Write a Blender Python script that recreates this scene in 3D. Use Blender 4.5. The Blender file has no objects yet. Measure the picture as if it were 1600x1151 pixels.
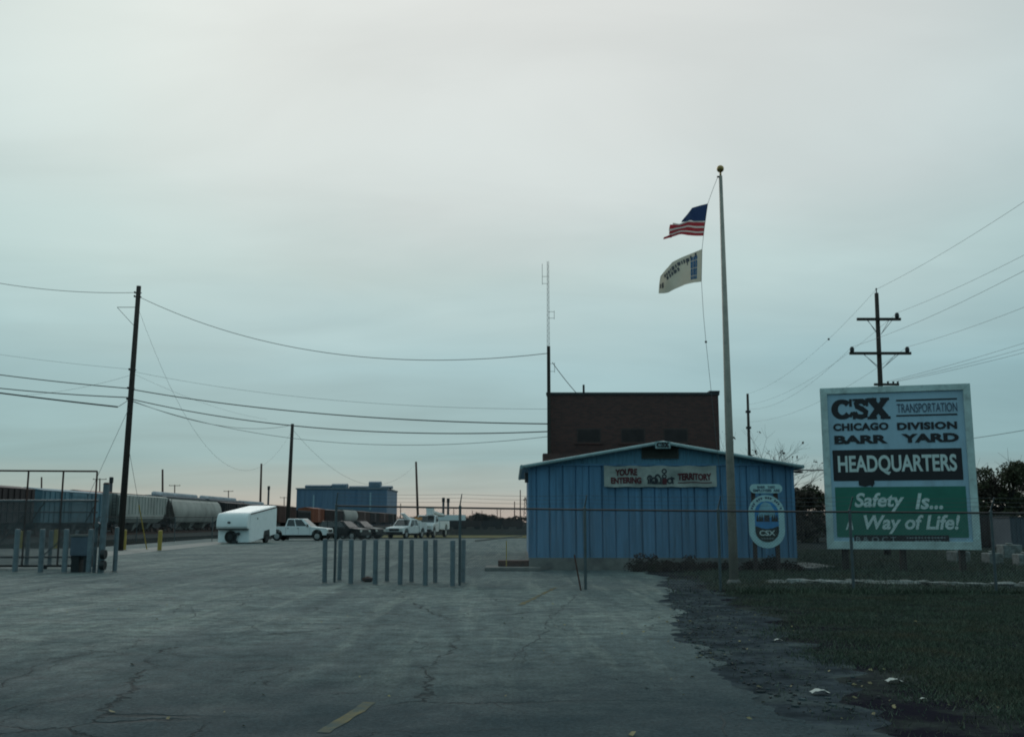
import bpy, math, random
import numpy as np
from mathutils import Vector, Matrix

random.seed(7); np.random.seed(7)
S = bpy.context.scene
COL = S.collection
PI = math.pi

# ------------------------------------------------------------------ camera
H = 1.65
F = 1555.0
PITCH = math.atan(239.5 / F)
cd = bpy.data.cameras.new('camera')
cam = bpy.data.objects.new('camera', cd); COL.objects.link(cam)
cam.location = (0, 0, H)
cam.rotation_euler = (PI / 2 + PITCH, 0, 0)
cd.sensor_width = 36; cd.lens = 36 * F / 1600
cd.clip_start = 0.1; cd.clip_end = 9000
S.camera = cam

# ------------------------------------------------------------------ world: dusk overcast
SUN_EL, SUN_AZ = math.radians(28), math.radians(-25)     # azimuth from +Y towards +X
W = bpy.data.worlds.new('World'); S.world = W; W.use_nodes = True
nt = W.node_tree; N = nt.nodes; L = nt.links; N.clear()
def nd(t, **kw):
    n = N.new(t)
    for k, v in kw.items(): setattr(n, k, v)
    return n
out = nd('ShaderNodeOutputWorld'); bg = nd('ShaderNodeBackground')
tc = nd('ShaderNodeTexCoord'); sep = nd('ShaderNodeSeparateXYZ')
L.new(tc.outputs['Generated'], sep.inputs[0])
mr = nd('ShaderNodeMapRange'); mr.inputs['From Min'].default_value = 0; mr.inputs['From Max'].default_value = 0.5
# clouds lie on a flat deck: project the direction on it
za = nd('ShaderNodeMath', operation='ADD'); za.inputs[1].default_value = 0.14
zm = nd('ShaderNodeMath', operation='MAXIMUM'); zm.inputs[1].default_value = 0.02
L.new(sep.outputs['Z'], za.inputs[0]); L.new(za.outputs[0], zm.inputs[0])
dx = nd('ShaderNodeMath', operation='DIVIDE'); dy = nd('ShaderNodeMath', operation='DIVIDE')
L.new(sep.outputs['X'], dx.inputs[0]); L.new(zm.outputs[0], dx.inputs[1])
L.new(sep.outputs['Y'], dy.inputs[0]); L.new(zm.outputs[0], dy.inputs[1])
cmb = nd('ShaderNodeCombineXYZ'); L.new(dx.outputs[0], cmb.inputs[0]); L.new(dy.outputs[0], cmb.inputs[1])
n1 = nd('ShaderNodeTexNoise'); n1.inputs['Scale'].default_value = 0.8; n1.inputs['Detail'].default_value = 4; n1.inputs['Roughness'].default_value = 0.5
n2 = nd('ShaderNodeTexNoise'); n2.inputs['Scale'].default_value = 1.5; n2.inputs['Detail'].default_value = 5; n2.inputs['Distortion'].default_value = 0.6
L.new(cmb.outputs[0], n1.inputs['Vector']); sm_ = nd('ShaderNodeMapping'); sm_.inputs['Scale'].default_value = (.6, 1.2, 1); sm_.inputs['Location'].default_value = (.3, .9, 0); sm_.inputs['Rotation'].default_value = (0, 0, .08)
L.new(cmb.outputs[0], sm_.inputs[0]); L.new(sm_.outputs[0], n2.inputs['Vector'])
# noise pushes the elevation ramp up and down a little: soft banks of cloud
w1 = nd('ShaderNodeMath', operation='MULTIPLY_ADD'); w1.inputs[1].default_value = 0.20; w1.inputs[2].default_value = -0.10
L.new(n1.outputs['Fac'], w1.inputs[0])
zscale = nd('ShaderNodeMath', operation='MULTIPLY'); zc = nd('ShaderNodeMath', operation='MINIMUM'); zc.inputs[1].default_value = 0.30
L.new(sep.outputs['Z'], zc.inputs[0]); L.new(zc.outputs[0], zscale.inputs[0])
sc = nd('ShaderNodeMath', operation='MULTIPLY'); sc.inputs[1].default_value = 3.0
L.new(w1.outputs[0], sc.inputs[0]); L.new(sc.outputs[0], zscale.inputs[1])
zz = nd('ShaderNodeMath', operation='ADD'); L.new(sep.outputs['Z'], zz.inputs[0]); L.new(zscale.outputs[0], zz.inputs[1])
L.new(zz.outputs[0], mr.inputs['Value'])
ramp = nd('ShaderNodeValToRGB'); cr = ramp.color_ramp
stops = [(0.0, (.50, .42, .37)), (0.035, (.45, .435, .39)), (0.07, (.36, .43, .41)), (0.13, (.275, .415, .43)), (0.30, (.335, .498, .525)),
         (0.47, (.485, .61, .602)), (0.64, (.61, .68, .668)), (1.0, (.695, .718, .695))]
while len(cr.elements) < len(stops): cr.elements.new(0.5)
for e, (p, c) in zip(cr.elements, stops): e.position = p; e.color = (*c, 1)
L.new(mr.outputs[0], ramp.inputs[0])
v1 = nd('ShaderNodeMapRange'); v1.inputs['From Min'].default_value = .3; v1.inputs['From Max'].default_value = .7
v1.inputs['To Min'].default_value = .97; v1.inputs['To Max'].default_value = 1.13
L.new(n2.outputs['Fac'], v1.inputs['Value'])
vm = nd('ShaderNodeVectorMath', operation='SCALE'); L.new(ramp.outputs[0], vm.inputs[0]); L.new(v1.outputs[0], vm.inputs['Scale'])
sky = nd('ShaderNodeTexSky', sky_type='NISHITA'); sky.sun_disc = False
sky.sun_elevation = SUN_EL; sky.sun_rotation = SUN_AZ; sky.dust_density = 3
sk = nd('ShaderNodeVectorMath', operation='SCALE'); sk.inputs['Scale'].default_value = 0.06
L.new(sky.outputs[0], sk.inputs[0])
mx = nd('ShaderNodeMix', data_type='RGBA'); mx.inputs[0].default_value = 0.94     # the cloud deck hides nearly all of the clear sky
L.new(sk.outputs[0], mx.inputs[6]); L.new(vm.outputs[0], mx.inputs[7])
# dusk: the cloud is brightest over the sunset side and falls off smoothly to the opposite side
hx = nd('ShaderNodeCombineXYZ'); L.new(sep.outputs['X'], hx.inputs[0]); L.new(sep.outputs['Y'], hx.inputs[1])
hl_ = nd('ShaderNodeVectorMath', operation='LENGTH'); L.new(hx.outputs[0], hl_.inputs[0])
hm = nd('ShaderNodeMath', operation='MAXIMUM'); hm.inputs[1].default_value = .5; L.new(hl_.outputs['Value'], hm.inputs[0])
gl = nd('ShaderNodeVectorMath', operation='DOT_PRODUCT'); gl.inputs[1].default_value = (.06, .998, 0); L.new(hx.outputs[0], gl.inputs[0])
gd = nd('ShaderNodeMath', operation='DIVIDE'); L.new(gl.outputs['Value'], gd.inputs[0]); L.new(hm.outputs[0], gd.inputs[1])
gr = nd('ShaderNodeMapRange'); gr.inputs['From Min'].default_value = -1; gr.inputs['From Max'].default_value = 1; L.new(gd.outputs[0], gr.inputs['Value'])
gc = nd('ShaderNodeValToRGB'); ge = gc.color_ramp; gst = [(0, (.36, .58, .66)), (.5, (.56, .74, .80)), (.85, (.72, .85, .89)), (.945, (.83, .905, .925)), (.975, (.93, .955, .965)), (1, (1.01, 1.01, 1.01))]
while len(ge.elements) < len(gst): ge.elements.new(.5)
for e, (p, c) in zip(ge.elements, gst): e.position = p; e.color = (*c, 1)
L.new(gr.outputs[0], gc.inputs[0])
gs = nd('ShaderNodeVectorMath', operation='MULTIPLY'); L.new(mx.outputs[2], gs.inputs[0]); L.new(gc.outputs[0], gs.inputs[1])
L.new(gs.outputs[0], bg.inputs['Color']); bg.inputs['Strength'].default_value = 1.0
L.new(bg.outputs[0], out.inputs[0])

sd = bpy.data.lights.new('sun', 'SUN'); sun = bpy.data.objects.new('sun', sd); COL.objects.link(sun)
sd.energy = 0.5; sd.angle = math.radians(30); sd.color = (1, .95, .9)
sdir = Vector((math.sin(SUN_AZ) * math.cos(SUN_EL), math.cos(SUN_AZ) * math.cos(SUN_EL), math.sin(SUN_EL)))
sun.rotation_euler = sdir.to_track_quat('Z', 'Y').to_euler(); sun.location = (0, 0, 60)
S.view_settings.view_transform = 'Standard'; S.view_settings.look = 'None'
S.cycles.filter_width = 1.9
S.view_settings.exposure = 0.0; S.view_settings.gamma = 1.0

# ------------------------------------------------------------------ helpers
CT, ST = math.cos(PITCH), math.sin(PITCH)
def ray(px, py):
    u = (px - 800) / F; v = (575.5 - py) / F
    return Vector((u, CT - v * ST, ST + v * CT))
def at(px, py, Y):
    d = ray(px, py); t = Y / d.y
    return Vector((d.x * t, Y, H + d.z * t))
def gnd(px, py, z=0.0):
    d = ray(px, py); t = (z - H) / d.z
    return Vector((d.x * t, d.y * t, z))

WL = {}
def tag(o, label=None, cat=None, group=None, kind=None):
    if label: o['label'] = label
    if cat: o['category'] = cat
    if group: o['group'] = group
    if kind: o['kind'] = kind
    return o
def thing(name, label, cat, loc=(0, 0, 0), group=None, rz=0):
    o = bpy.data.objects.new(name, None); COL.objects.link(o); o.empty_display_size = .2
    o.location = loc; o.rotation_euler = (0, 0, rz); WL[o] = Vector(loc)
    return tag(o, label, cat, group)
def copy_tree(o, parent=None):
    c = o.copy(); COL.objects.link(c); c.parent = parent
    if o in WL: WL[c] = WL[o]
    for ch in o.children: copy_tree(ch, c)
    return c

class MB:
    def __init__(s): s.v = []; s.f = []; s.m = []
    def add(s, vs, fs, mi=0):
        b = len(s.v); s.v += [tuple(x) for x in vs]
        s.f += [tuple(i + b for i in f) for f in fs]; s.m += [mi] * len(fs)
        return s
    def box(s, c, d, rz=0, mi=0, M=None):
        c = Vector(c); hx, hy, hz = d[0] / 2, d[1] / 2, d[2] / 2
        R = M if M is not None else Matrix.Rotation(rz, 3, 'Z')
        vs = [c + R @ Vector((x * hx, y * hy, z * hz)) for z in (-1, 1) for y in (-1, 1) for x in (-1, 1)]
        return s.add(vs, [(0, 2, 3, 1), (4, 5, 7, 6), (0, 1, 5, 4), (2, 6, 7, 3), (0, 4, 6, 2), (1, 3, 7, 5)], mi)
    def box2(s, a, b, mi=0):
        return s.box([(a[i] + b[i]) / 2 for i in range(3)], [abs(b[i] - a[i]) for i in range(3)], mi=mi)
    def poly(s, pts, mi=0): return s.add(pts, [tuple(range(len(pts)))], mi)
    def prism(s, pts, vec, mi=0):
        n = len(pts); vec = Vector(vec)
        vs = [Vector(p) for p in pts] + [Vector(p) + vec for p in pts]
        fs = [tuple(reversed(range(n))), tuple(range(n, 2 * n))] + [(i, (i + 1) % n, n + (i + 1) % n, n + i) for i in range(n)]
        return s.add(vs, fs, mi)
    def loft(s, rings, cap=True, mi=0, closed=True):
        n = len(rings[0]); vs = [p for r in rings for p in r]; fs = []
        for k in range(len(rings) - 1):
            for i in range(n if closed else n - 1):
                j = (i + 1) % n
                fs.append((k * n + i, k * n + j, (k + 1) * n + j, (k + 1) * n + i))
        if cap:
            fs.append(tuple(reversed(range(n)))); fs.append(tuple((len(rings) - 1) * n + i for i in range(n)))
        return s.add(vs, fs, mi)
    def tube(s, pts, r, n=6, mi=0, cap=True):
        pts = [Vector(p) for p in pts]
        rs = r if isinstance(r, (list, tuple)) else [r] * len(pts)
        rings = []; up = None
        for i, p in enumerate(pts):
            t = (pts[min(i + 1, len(pts) - 1)] - pts[max(i - 1, 0)]).normalized()
            if up is None: up = Vector((0, 0, 1)) if abs(t.z) < .9 else Vector((1, 0, 0))
            a = t.cross(up).normalized(); b = a.cross(t).normalized(); up = b
            rings.append([p + (a * math.cos(2 * PI * k / n) + b * math.sin(2 * PI * k / n)) * rs[i] for k in range(n)])
        return s.loft(rings, cap, mi)
    def cyl(s, p0, p1, r0, r1=None, n=12, mi=0):
        return s.tube([p0, p1], [r0, r0 if r1 is None else r1], n, mi)
    def sphere(s, c, r, nu=14, nv=9, mi=0, sz=1):
        c = Vector(c); rings = []
        for j in range(nv + 1):
            a = PI * j / nv; rr = max(1e-4, r * math.sin(a))
            rings.append([c + Vector((rr * math.cos(2 * PI * k / nu), rr * math.sin(2 * PI * k / nu), -r * sz * math.cos(a))) for k in range(nu)])
        return s.loft(rings, False, mi)
    def build(s, name, mats, parent=None, local=False, smooth=False, bevel=0, origin=None):
        if not isinstance(mats, (list, tuple)): mats = [mats]
        off = Vector((0, 0, 0))
        if parent is not None:
            if not local: off = WL.get(parent, Vector((0, 0, 0)))
        elif origin is not None: off = Vector(origin)
        me = bpy.data.meshes.new(name)
        me.from_pydata([(x[0] - off.x, x[1] - off.y, x[2] - off.z) for x in s.v], [], s.f)
        for m in mats: me.materials.append(m)
        if len(mats) > 1: me.polygons.foreach_set('material_index', s.m)
        if smooth: me.polygons.foreach_set('use_smooth', [True] * len(me.polygons))
        me.update()
        o = bpy.data.objects.new(name, me); COL.objects.link(o)
        if parent is not None:
            o.parent = parent; WL[o] = off
        else:
            o.location = off; WL[o] = off
        if bevel:
            b = o.modifiers.new('bevel', 'BEVEL'); b.width = bevel; b.segments = 2; b.limit_method = 'ANGLE'; b.angle_limit = math.radians(40)
        return o

MATS = {}
def pm(name, col, rough=.65, metal=0., var=.18, scale=2.5, bump=0., bscale=40., spec=.5, col2=None, c2pos=(.5, .68), stretch=None, island=0., objrand=0.):
    m = bpy.data.materials.new(name); m.use_nodes = True; t = m.node_tree; n = t.nodes; l = t.links
    b = n['Principled BSDF']; b.inputs['Roughness'].default_value = rough; b.inputs['Metallic'].default_value = metal
    b.inputs['Specular IOR Level'].default_value = spec
    c = n.new('ShaderNodeTexCoord'); vec = c.outputs['Object']
    if stretch:
        mp = n.new('ShaderNodeMapping'); mp.inputs['Scale'].default_value = stretch; l.new(vec, mp.inputs[0]); vec = mp.outputs[0]
    no = n.new('ShaderNodeTexNoise'); no.inputs['Scale'].default_value = scale; no.inputs['Detail'].default_value = 6; no.inputs['Roughness'].default_value = .62
    l.new(vec, no.inputs['Vector'])
    r = n.new('ShaderNodeMapRange'); r.inputs['From Min'].default_value = .3; r.inputs['From Max'].default_value = .7
    r.inputs['To Min'].default_value = 1 - var; r.inputs['To Max'].default_value = 1 + var
    l.new(no.outputs['Fac'], r.inputs['Value'])
    s = n.new('ShaderNodeVectorMath'); s.operation = 'SCALE'; s.inputs[0].default_value = col
    fac = r.outputs[0]
    if island:
        g = n.new('ShaderNodeNewGeometry'); ri = n.new('ShaderNodeMapRange'); ri.inputs['To Min'].default_value = 1 - island; ri.inputs['To Max'].default_value = 1 + island
        l.new(g.outputs['Random Per Island'], ri.inputs['Value']); mu = n.new('ShaderNodeMath'); mu.operation = 'MULTIPLY'
        l.new(fac, mu.inputs[0]); l.new(ri.outputs[0], mu.inputs[1]); fac = mu.outputs[0]
    if objrand:
        oi = n.new('ShaderNodeObjectInfo'); ro = n.new('ShaderNodeMapRange'); ro.inputs['To Min'].default_value = 1 - objrand; ro.inputs['To Max'].default_value = 1 + objrand
        l.new(oi.outputs['Random'], ro.inputs['Value']); mo = n.new('ShaderNodeMath'); mo.operation = 'MULTIPLY'; l.new(fac, mo.inputs[0]); l.new(ro.outputs[0], mo.inputs[1]); fac = mo.outputs[0]
    l.new(fac, s.inputs['Scale']); cout = s.outputs[0]
    if col2:
        n3 = n.new('ShaderNodeTexNoise'); n3.inputs['Scale'].default_value = scale * .6; n3.inputs['Detail'].default_value = 8; n3.inputs['Roughness'].default_value = .7
        l.new(vec, n3.inputs['Vector']); rr = n.new('ShaderNodeMapRange'); rr.inputs['From Min'].default_value = c2pos[0]; rr.inputs['From Max'].default_value = c2pos[1]
        l.new(n3.outputs['Fac'], rr.inputs['Value']); mm = n.new('ShaderNodeMix'); mm.data_type = 'RGBA'
        l.new(rr.outputs[0], mm.inputs[0]); l.new(cout, mm.inputs[6]); mm.inputs[7].default_value = (*col2, 1); cout = mm.outputs[2]
    l.new(cout, b.inputs['Base Color'])
    if bump:
        nb = n.new('ShaderNodeTexNoise'); nb.inputs['Scale'].default_value = bscale; nb.inputs['Detail'].default_value = 4; l.new(vec, nb.inputs['Vector'])
        bu = n.new('ShaderNodeBump'); bu.inputs['Strength'].default_value = bump; bu.inputs['Distance'].default_value = .02
        l.new(nb.outputs['Fac'], bu.inputs['Height']); l.new(bu.outputs[0], b.inputs['Normal'])
    MATS[name] = m
    return m

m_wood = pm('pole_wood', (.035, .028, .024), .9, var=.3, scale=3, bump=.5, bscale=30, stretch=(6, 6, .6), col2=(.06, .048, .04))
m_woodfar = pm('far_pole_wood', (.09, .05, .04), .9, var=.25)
m_cable = pm('cable_black', (.02, .02, .022), .6, var=.1)
m_wire = pm('wire_grey', (.07, .08, .085), .5, var=.1)
m_galv = pm('galvanised_steel', (.085, .105, .112), .5, .35, var=.2, scale=6, col2=(.11, .11, .11), c2pos=(.58, .75))
m_bollard = pm('bollard_grey_paint', (.125, .16, .178), .6, 0, var=.28, scale=4, bump=.3, col2=(.085, .065, .05), c2pos=(.55, .68), objrand=.15)
m_rust = pm('rusty_pipe', (.09, .045, .035), .8, .2, var=.3, scale=7, col2=(.05, .03, .03))
m_railp = pm('weathered_rail', (.075, .058, .056), .7, .1, var=.25, scale=4, col2=(.06, .07, .075))
m_dark = pm('dark_steel', (.03, .033, .036), .6, .2, var=.25)
m_yellow = pm('yellow_safety_paint', (.36, .255, .05), .55, 0, var=.2, scale=5, col2=(.2, .14, .05), c2pos=(.6, .75))
m_white = pm('white_paint', (.84, .86, .85), .4, 0, var=.06, scale=2, col2=(.55, .55, .52), c2pos=(.62, .85))
m_whitev = pm('white_vehicle_paint', (.74, .76, .76), .28, 0, var=.06, scale=2)
m_glass = pm('dark_glass', (.012, .016, .018), .06, 0, var=.05, spec=.8)
m_tyre = pm('tyre_rubber', (.015, .015, .015), .85, 0, var=.2)
m_rim = pm('wheel_rim', (.35, .36, .36), .4, .6, var=.1)
m_black = pm('black_plastic', (.015, .015, .016), .5, 0, var=.2)
m_blackpaint = pm('black_sign_paint', (.014, .012, .016), .55, 0, var=.25)
m_lamp = pm('clear_lamp_lens', (.6, .6, .55), .15, 0, var=.05)
m_amber = pm('amber_lens', (.5, .2, .03), .3, 0, var=.05)
m_conc = pm('concrete_grey', (.16, .16, .15), .85, 0, var=.25, scale=2, bump=.4, bscale=25, col2=(.09, .09, .085))
m_stone = pm('pale_limestone', (.19, .215, .21), .9, 0, var=.35, scale=5, bump=.8, bscale=14, col2=(.08, .085, .07), c2pos=(.45, .65))

# ------------------------------------------------------------------ ground
m_ground = pm('yard_ballast', (.026, .031, .032), .95, 0, var=.4, scale=.35, bump=.6, bscale=8, spec=0., col2=(.045, .045, .036), c2pos=(.48, .7))
g = MB(); g.poly([(-5000, -60, 0), (5000, -60, 0), (5000, 7500, 0), (-5000, 7500, 0)]); tag(g.build('ground', m_ground), kind='structure')

# pavement: broken concrete and old asphalt, its right edge crumbles into the lawn
EDGE_PX = [(1010, 888), (1036, 905), (1043, 930), (1056, 965), (1068, 1000), (1092, 1028), (1140, 1058), (1190, 1085), (1250, 1118), (1330, 1160), (1480, 1220), (1800, 1320)]
EDGE = [gnd(*p) for p in EDGE_PX]
def edge_x(Y):
    for a, b in zip(EDGE[:-1], EDGE[1:]):
        if b.y <= Y <= a.y: return b.x + (a.x - b.x) * (Y - b.y) / (a.y - b.y)
    return EDGE[0].x if Y > EDGE[0].y else EDGE[-1].x
def pavement_material():
    m = bpy.data.materials.new('cracked_pavement'); m.use_nodes = True; t = m.node_tree; n = t.nodes; l = t.links
    b = n['Principled BSDF']; b.inputs['Specular IOR Level'].default_value = .08
    c = n.new('ShaderNodeTexCoord'); vec = c.outputs['Object']
    def noise(sc, det=6, rough=.6, v=vec, dist=0):
        x = n.new('ShaderNodeTexNoise'); x.inputs['Scale'].default_value = sc; x.inputs['Detail'].default_value = det
        x.inputs['Roughness'].default_value = rough; x.inputs['Distortion'].default_value = dist; l.new(v, x.inputs['Vector']); return x
    def mix(fac, a, bb, blend='MIX'):
        x = n.new('ShaderNodeMix'); x.data_type = 'RGBA'; x.blend_type = blend
        if isinstance(fac, float): x.inputs[0].default_value = fac
        else: l.new(fac, x.inputs[0])
        for i, q in ((6, a), (7, bb)):
            if isinstance(q, tuple): x.inputs[i].default_value = (*q, 1)
            else: l.new(q, x.inputs[i])
        return x.outputs[2]
    def rng(v, a, bb, c0=0, c1=1):
        x = n.new('ShaderNodeMapRange'); x.inputs['From Min'].default_value = a; x.inputs['From Max'].default_value = bb
        x.inputs['To Min'].default_value = c0; x.inputs['To Max'].default_value = c1; l.new(v, x.inputs['Value']); return x.outputs[0]
    big = noise(.16, 5, .55); mid = noise(.9, 8, .68); fine = noise(28, 5, .7)
    col = mix(rng(big.outputs['Fac'], .40, .60), (.085, .125, .130), (.175, .218, .205))
    col = mix(rng(mid.outputs['Fac'], .42, .66), col, (.125, .158, .155))
    mp = n.new('ShaderNodeMapping'); mp.inputs['Scale'].default_value = (.45, 1.0, 1); l.new(vec, mp.inputs[0])
    streak = noise(.8, 7, .65, mp.outputs[0], .5)
    col = mix(rng(streak.outputs['Fac'], .50, .72, 0, .75), col, (.065, .092, .10))
    streak2 = noise(1.7, 7, .65, mp.outputs[0], .3)
    col = mix(rng(streak2.outputs['Fac'], .56, .75, 0, .6), col, (.24, .285, .265))
    mq = n.new('ShaderNodeMapping'); mq.inputs['Scale'].default_value = (1.5, .10, 1); mq.inputs['Rotation'].default_value = (0, 0, -.12); l.new(vec, mq.inputs[0])
    lanes = noise(.75, 5, .6, mq.outputs[0], .4); col = mix(rng(lanes.outputs['Fac'], .48, .64, 0, .7), col, (.07, .10, .105)); lan2 = noise(1.3, 5, .6, mq.outputs[0], .2); col = mix(rng(lan2.outputs['Fac'], .52, .66, 0, .65), col, (.21, .25, .228))
    mot = noise(3.4, 8, .75); mo_ = n.new('ShaderNodeVectorMath'); mo_.operation = 'SCALE'; l.new(col, mo_.inputs[0]); l.new(rng(mot.outputs['Fac'], .3, .7, .42, 1.58), mo_.inputs['Scale']); col = mo_.outputs[0]
    grit = noise(75, 2, .6); gr_ = n.new('ShaderNodeVectorMath'); gr_.operation = 'SCALE'; l.new(col, gr_.inputs[0]); l.new(rng(grit.outputs['Fac'], .3, .7, .75, 1.25), gr_.inputs['Scale']); col = gr_.outputs[0]
    spots = noise(2.6, 3, .5)
    col = mix(rng(spots.outputs['Fac'], .68, .78, 0, .6), col, (.045, .06, .066))
    # darker, bluer tone towards low Y, fading out along a ragged noisy line
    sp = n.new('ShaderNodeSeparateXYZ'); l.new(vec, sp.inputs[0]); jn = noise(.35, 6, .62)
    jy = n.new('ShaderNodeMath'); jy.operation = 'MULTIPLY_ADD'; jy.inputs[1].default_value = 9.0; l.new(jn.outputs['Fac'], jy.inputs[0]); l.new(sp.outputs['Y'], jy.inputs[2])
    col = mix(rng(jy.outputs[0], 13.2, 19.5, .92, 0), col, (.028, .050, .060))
    patch = noise(.42, 7, .7, vec, .4); col = mix(rng(patch.outputs['Fac'], .52, .64, 0, .55), col, (.075, .105, .112))
    fm = n.new('ShaderNodeVectorMath'); fm.operation = 'SCALE'; l.new(col, fm.inputs[0]); l.new(rng(fine.outputs['Fac'], .25, .75, .45, 1.55), fm.inputs['Scale']); col = fm.outputs[0]
    # cracks: two sizes of broken cell edges, warped
    wn = noise(.8, 5, .65); wv = n.new('ShaderNodeVectorMath'); wv.operation = 'MULTIPLY_ADD'; wv.inputs[1].default_value = (1.1, 1.1, 0)
    l.new(wn.outputs['Color'], wv.inputs[0]); l.new(vec, wv.inputs[2])
    hs = []
    for sc, th, lo, hi in ((.17, .0034, .42, .52), (.55, .0055, .50, .58)):
        vo = n.new('ShaderNodeTexVoronoi'); vo.feature = 'DISTANCE_TO_EDGE'; vo.inputs['Scale'].default_value = sc; l.new(wv.outputs[0], vo.inputs['Vector'])
        e = rng(vo.outputs['Distance'], th * .35, th, 1, 0); mk = noise(.35 if sc < .3 else .5, 3, .5)
        mu = n.new('ShaderNodeMath'); mu.operation = 'MULTIPLY'; l.new(e, mu.inputs[0]); l.new(rng(mk.outputs['Fac'], lo, hi), mu.inputs[1]); hs.append(mu.outputs[0])
    ad = n.new('ShaderNodeMath'); ad.operation = 'MAXIMUM'; l.new(hs[0], ad.inputs[0]); l.new(hs[1], ad.inputs[1])
    sca = n.new('ShaderNodeMath'); sca.operation = 'MULTIPLY'; sca.inputs[1].default_value = .85; l.new(ad.outputs[0], sca.inputs[0])
    col = mix(sca.outputs[0], col, (.018, .029, .033))
    l.new(col, b.inputs['Base Color']); l.new(rng(mid.outputs['Fac'], .3, .7, .62, .9), b.inputs['Roughness'])
    hh = n.new('ShaderNodeMath'); hh.operation = 'MULTIPLY_ADD'; hh.inputs[1].default_value = -1.5; l.new(ad.outputs[0], hh.inputs[0]); l.new(fine.outputs['Fac'], hh.inputs[2])
    h2 = n.new('ShaderNodeMath'); h2.operation = 'ADD'; l.new(hh.outputs[0], h2.inputs[0]); l.new(mid.outputs['Fac'], h2.inputs[1])
    bu = n.new('ShaderNodeBump'); bu.inputs['Strength'].default_value = .9; bu.inputs['Distance'].default_value = .03; l.new(h2.outputs[0], bu.inputs['Height']); l.new(bu.outputs[0], b.inputs['Normal'])
    return m
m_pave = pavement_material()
def jag(pts, step, amp):
    o = []
    for a, b in zip(pts[:-1], pts[1:]):
        k = max(1, int((b - a).length / step))
        for i in range(k):
            p = a.lerp(b, i / k); d = (b - a).normalized(); nrm = Vector((-d.y, d.x, 0))
            o.append(p + nrm * random.gauss(0, amp))
    return o + [pts[-1]]
def ragged(pts, step):
    o, acc = [], 0.
    for a, b in zip(pts[:-1], pts[1:]):
        k = max(1, int((b - a).length / step)); d = (b - a).normalized(); nrm = Vector((-d.y, d.x, 0))
        for i in range(k):
            t_ = acc + i * step; w = .17 * math.sin(t_ * 1.1 + 1) + .10 * math.sin(t_ * 2.9 + 2 * math.sin(t_ * .8)) + .055 * math.sin(t_ * 7.3 + 1.7 * math.sin(t_ * 2.1)) + .03 * math.sin(t_ * 17 + 2 * math.sin(t_ * 5)) + random.gauss(0, .006)
            o.append(a.lerp(b, i / k) + nrm * w)
        acc += k * step
    return o + [pts[-1]]
edge_j = ragged(EDGE, .05)
pv = MB()
pz = .008
pts = [Vector((-36, 2.5, 0)), Vector((-36, 61, 0)), Vector((-27, 64, 0)), Vector((-30, 100, 0)), Vector((4.2, 103, 0)), Vector((4.2, 36, 0))] + edge_j + [Vector((EDGE[-1].x, 2.5, 0))]
pv.poly([(p.x, p.y, pz) for p in reversed(pts)])
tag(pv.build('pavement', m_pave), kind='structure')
# crumbling shoulder of older asphalt outside the concrete edge
def shoulder():
    outer = []
    for i, p in enumerate(EDGE[1:-2]):
        w = (.9, 1.2, 1.5, 1.7, 1.6, 1.3, .9, .7, .6, .5)[min(i, 9)]; outer.append(p + Vector((w, .05, 0)))
    o = ragged(outer, .06); o = [p + Vector((.12 * math.sin(p.y * 5.1), 0, 0)) for p in o]
    inn = [p + Vector((-.3, 0, 0)) for p in EDGE[1:-2]]
    m = MB(); m.poly([(p.x, p.y, .0055) for p in o + inn[::-1]]); return m
m_should = pm('asphalt_shoulder', (.042, .052, .060), .95, 0, var=.55, scale=2.2, bump=1., bscale=16, spec=0., col2=(.085, .105, .105), c2pos=(.50, .66))
tag(shoulder().build('shoulder', m_should), kind='structure')
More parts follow.
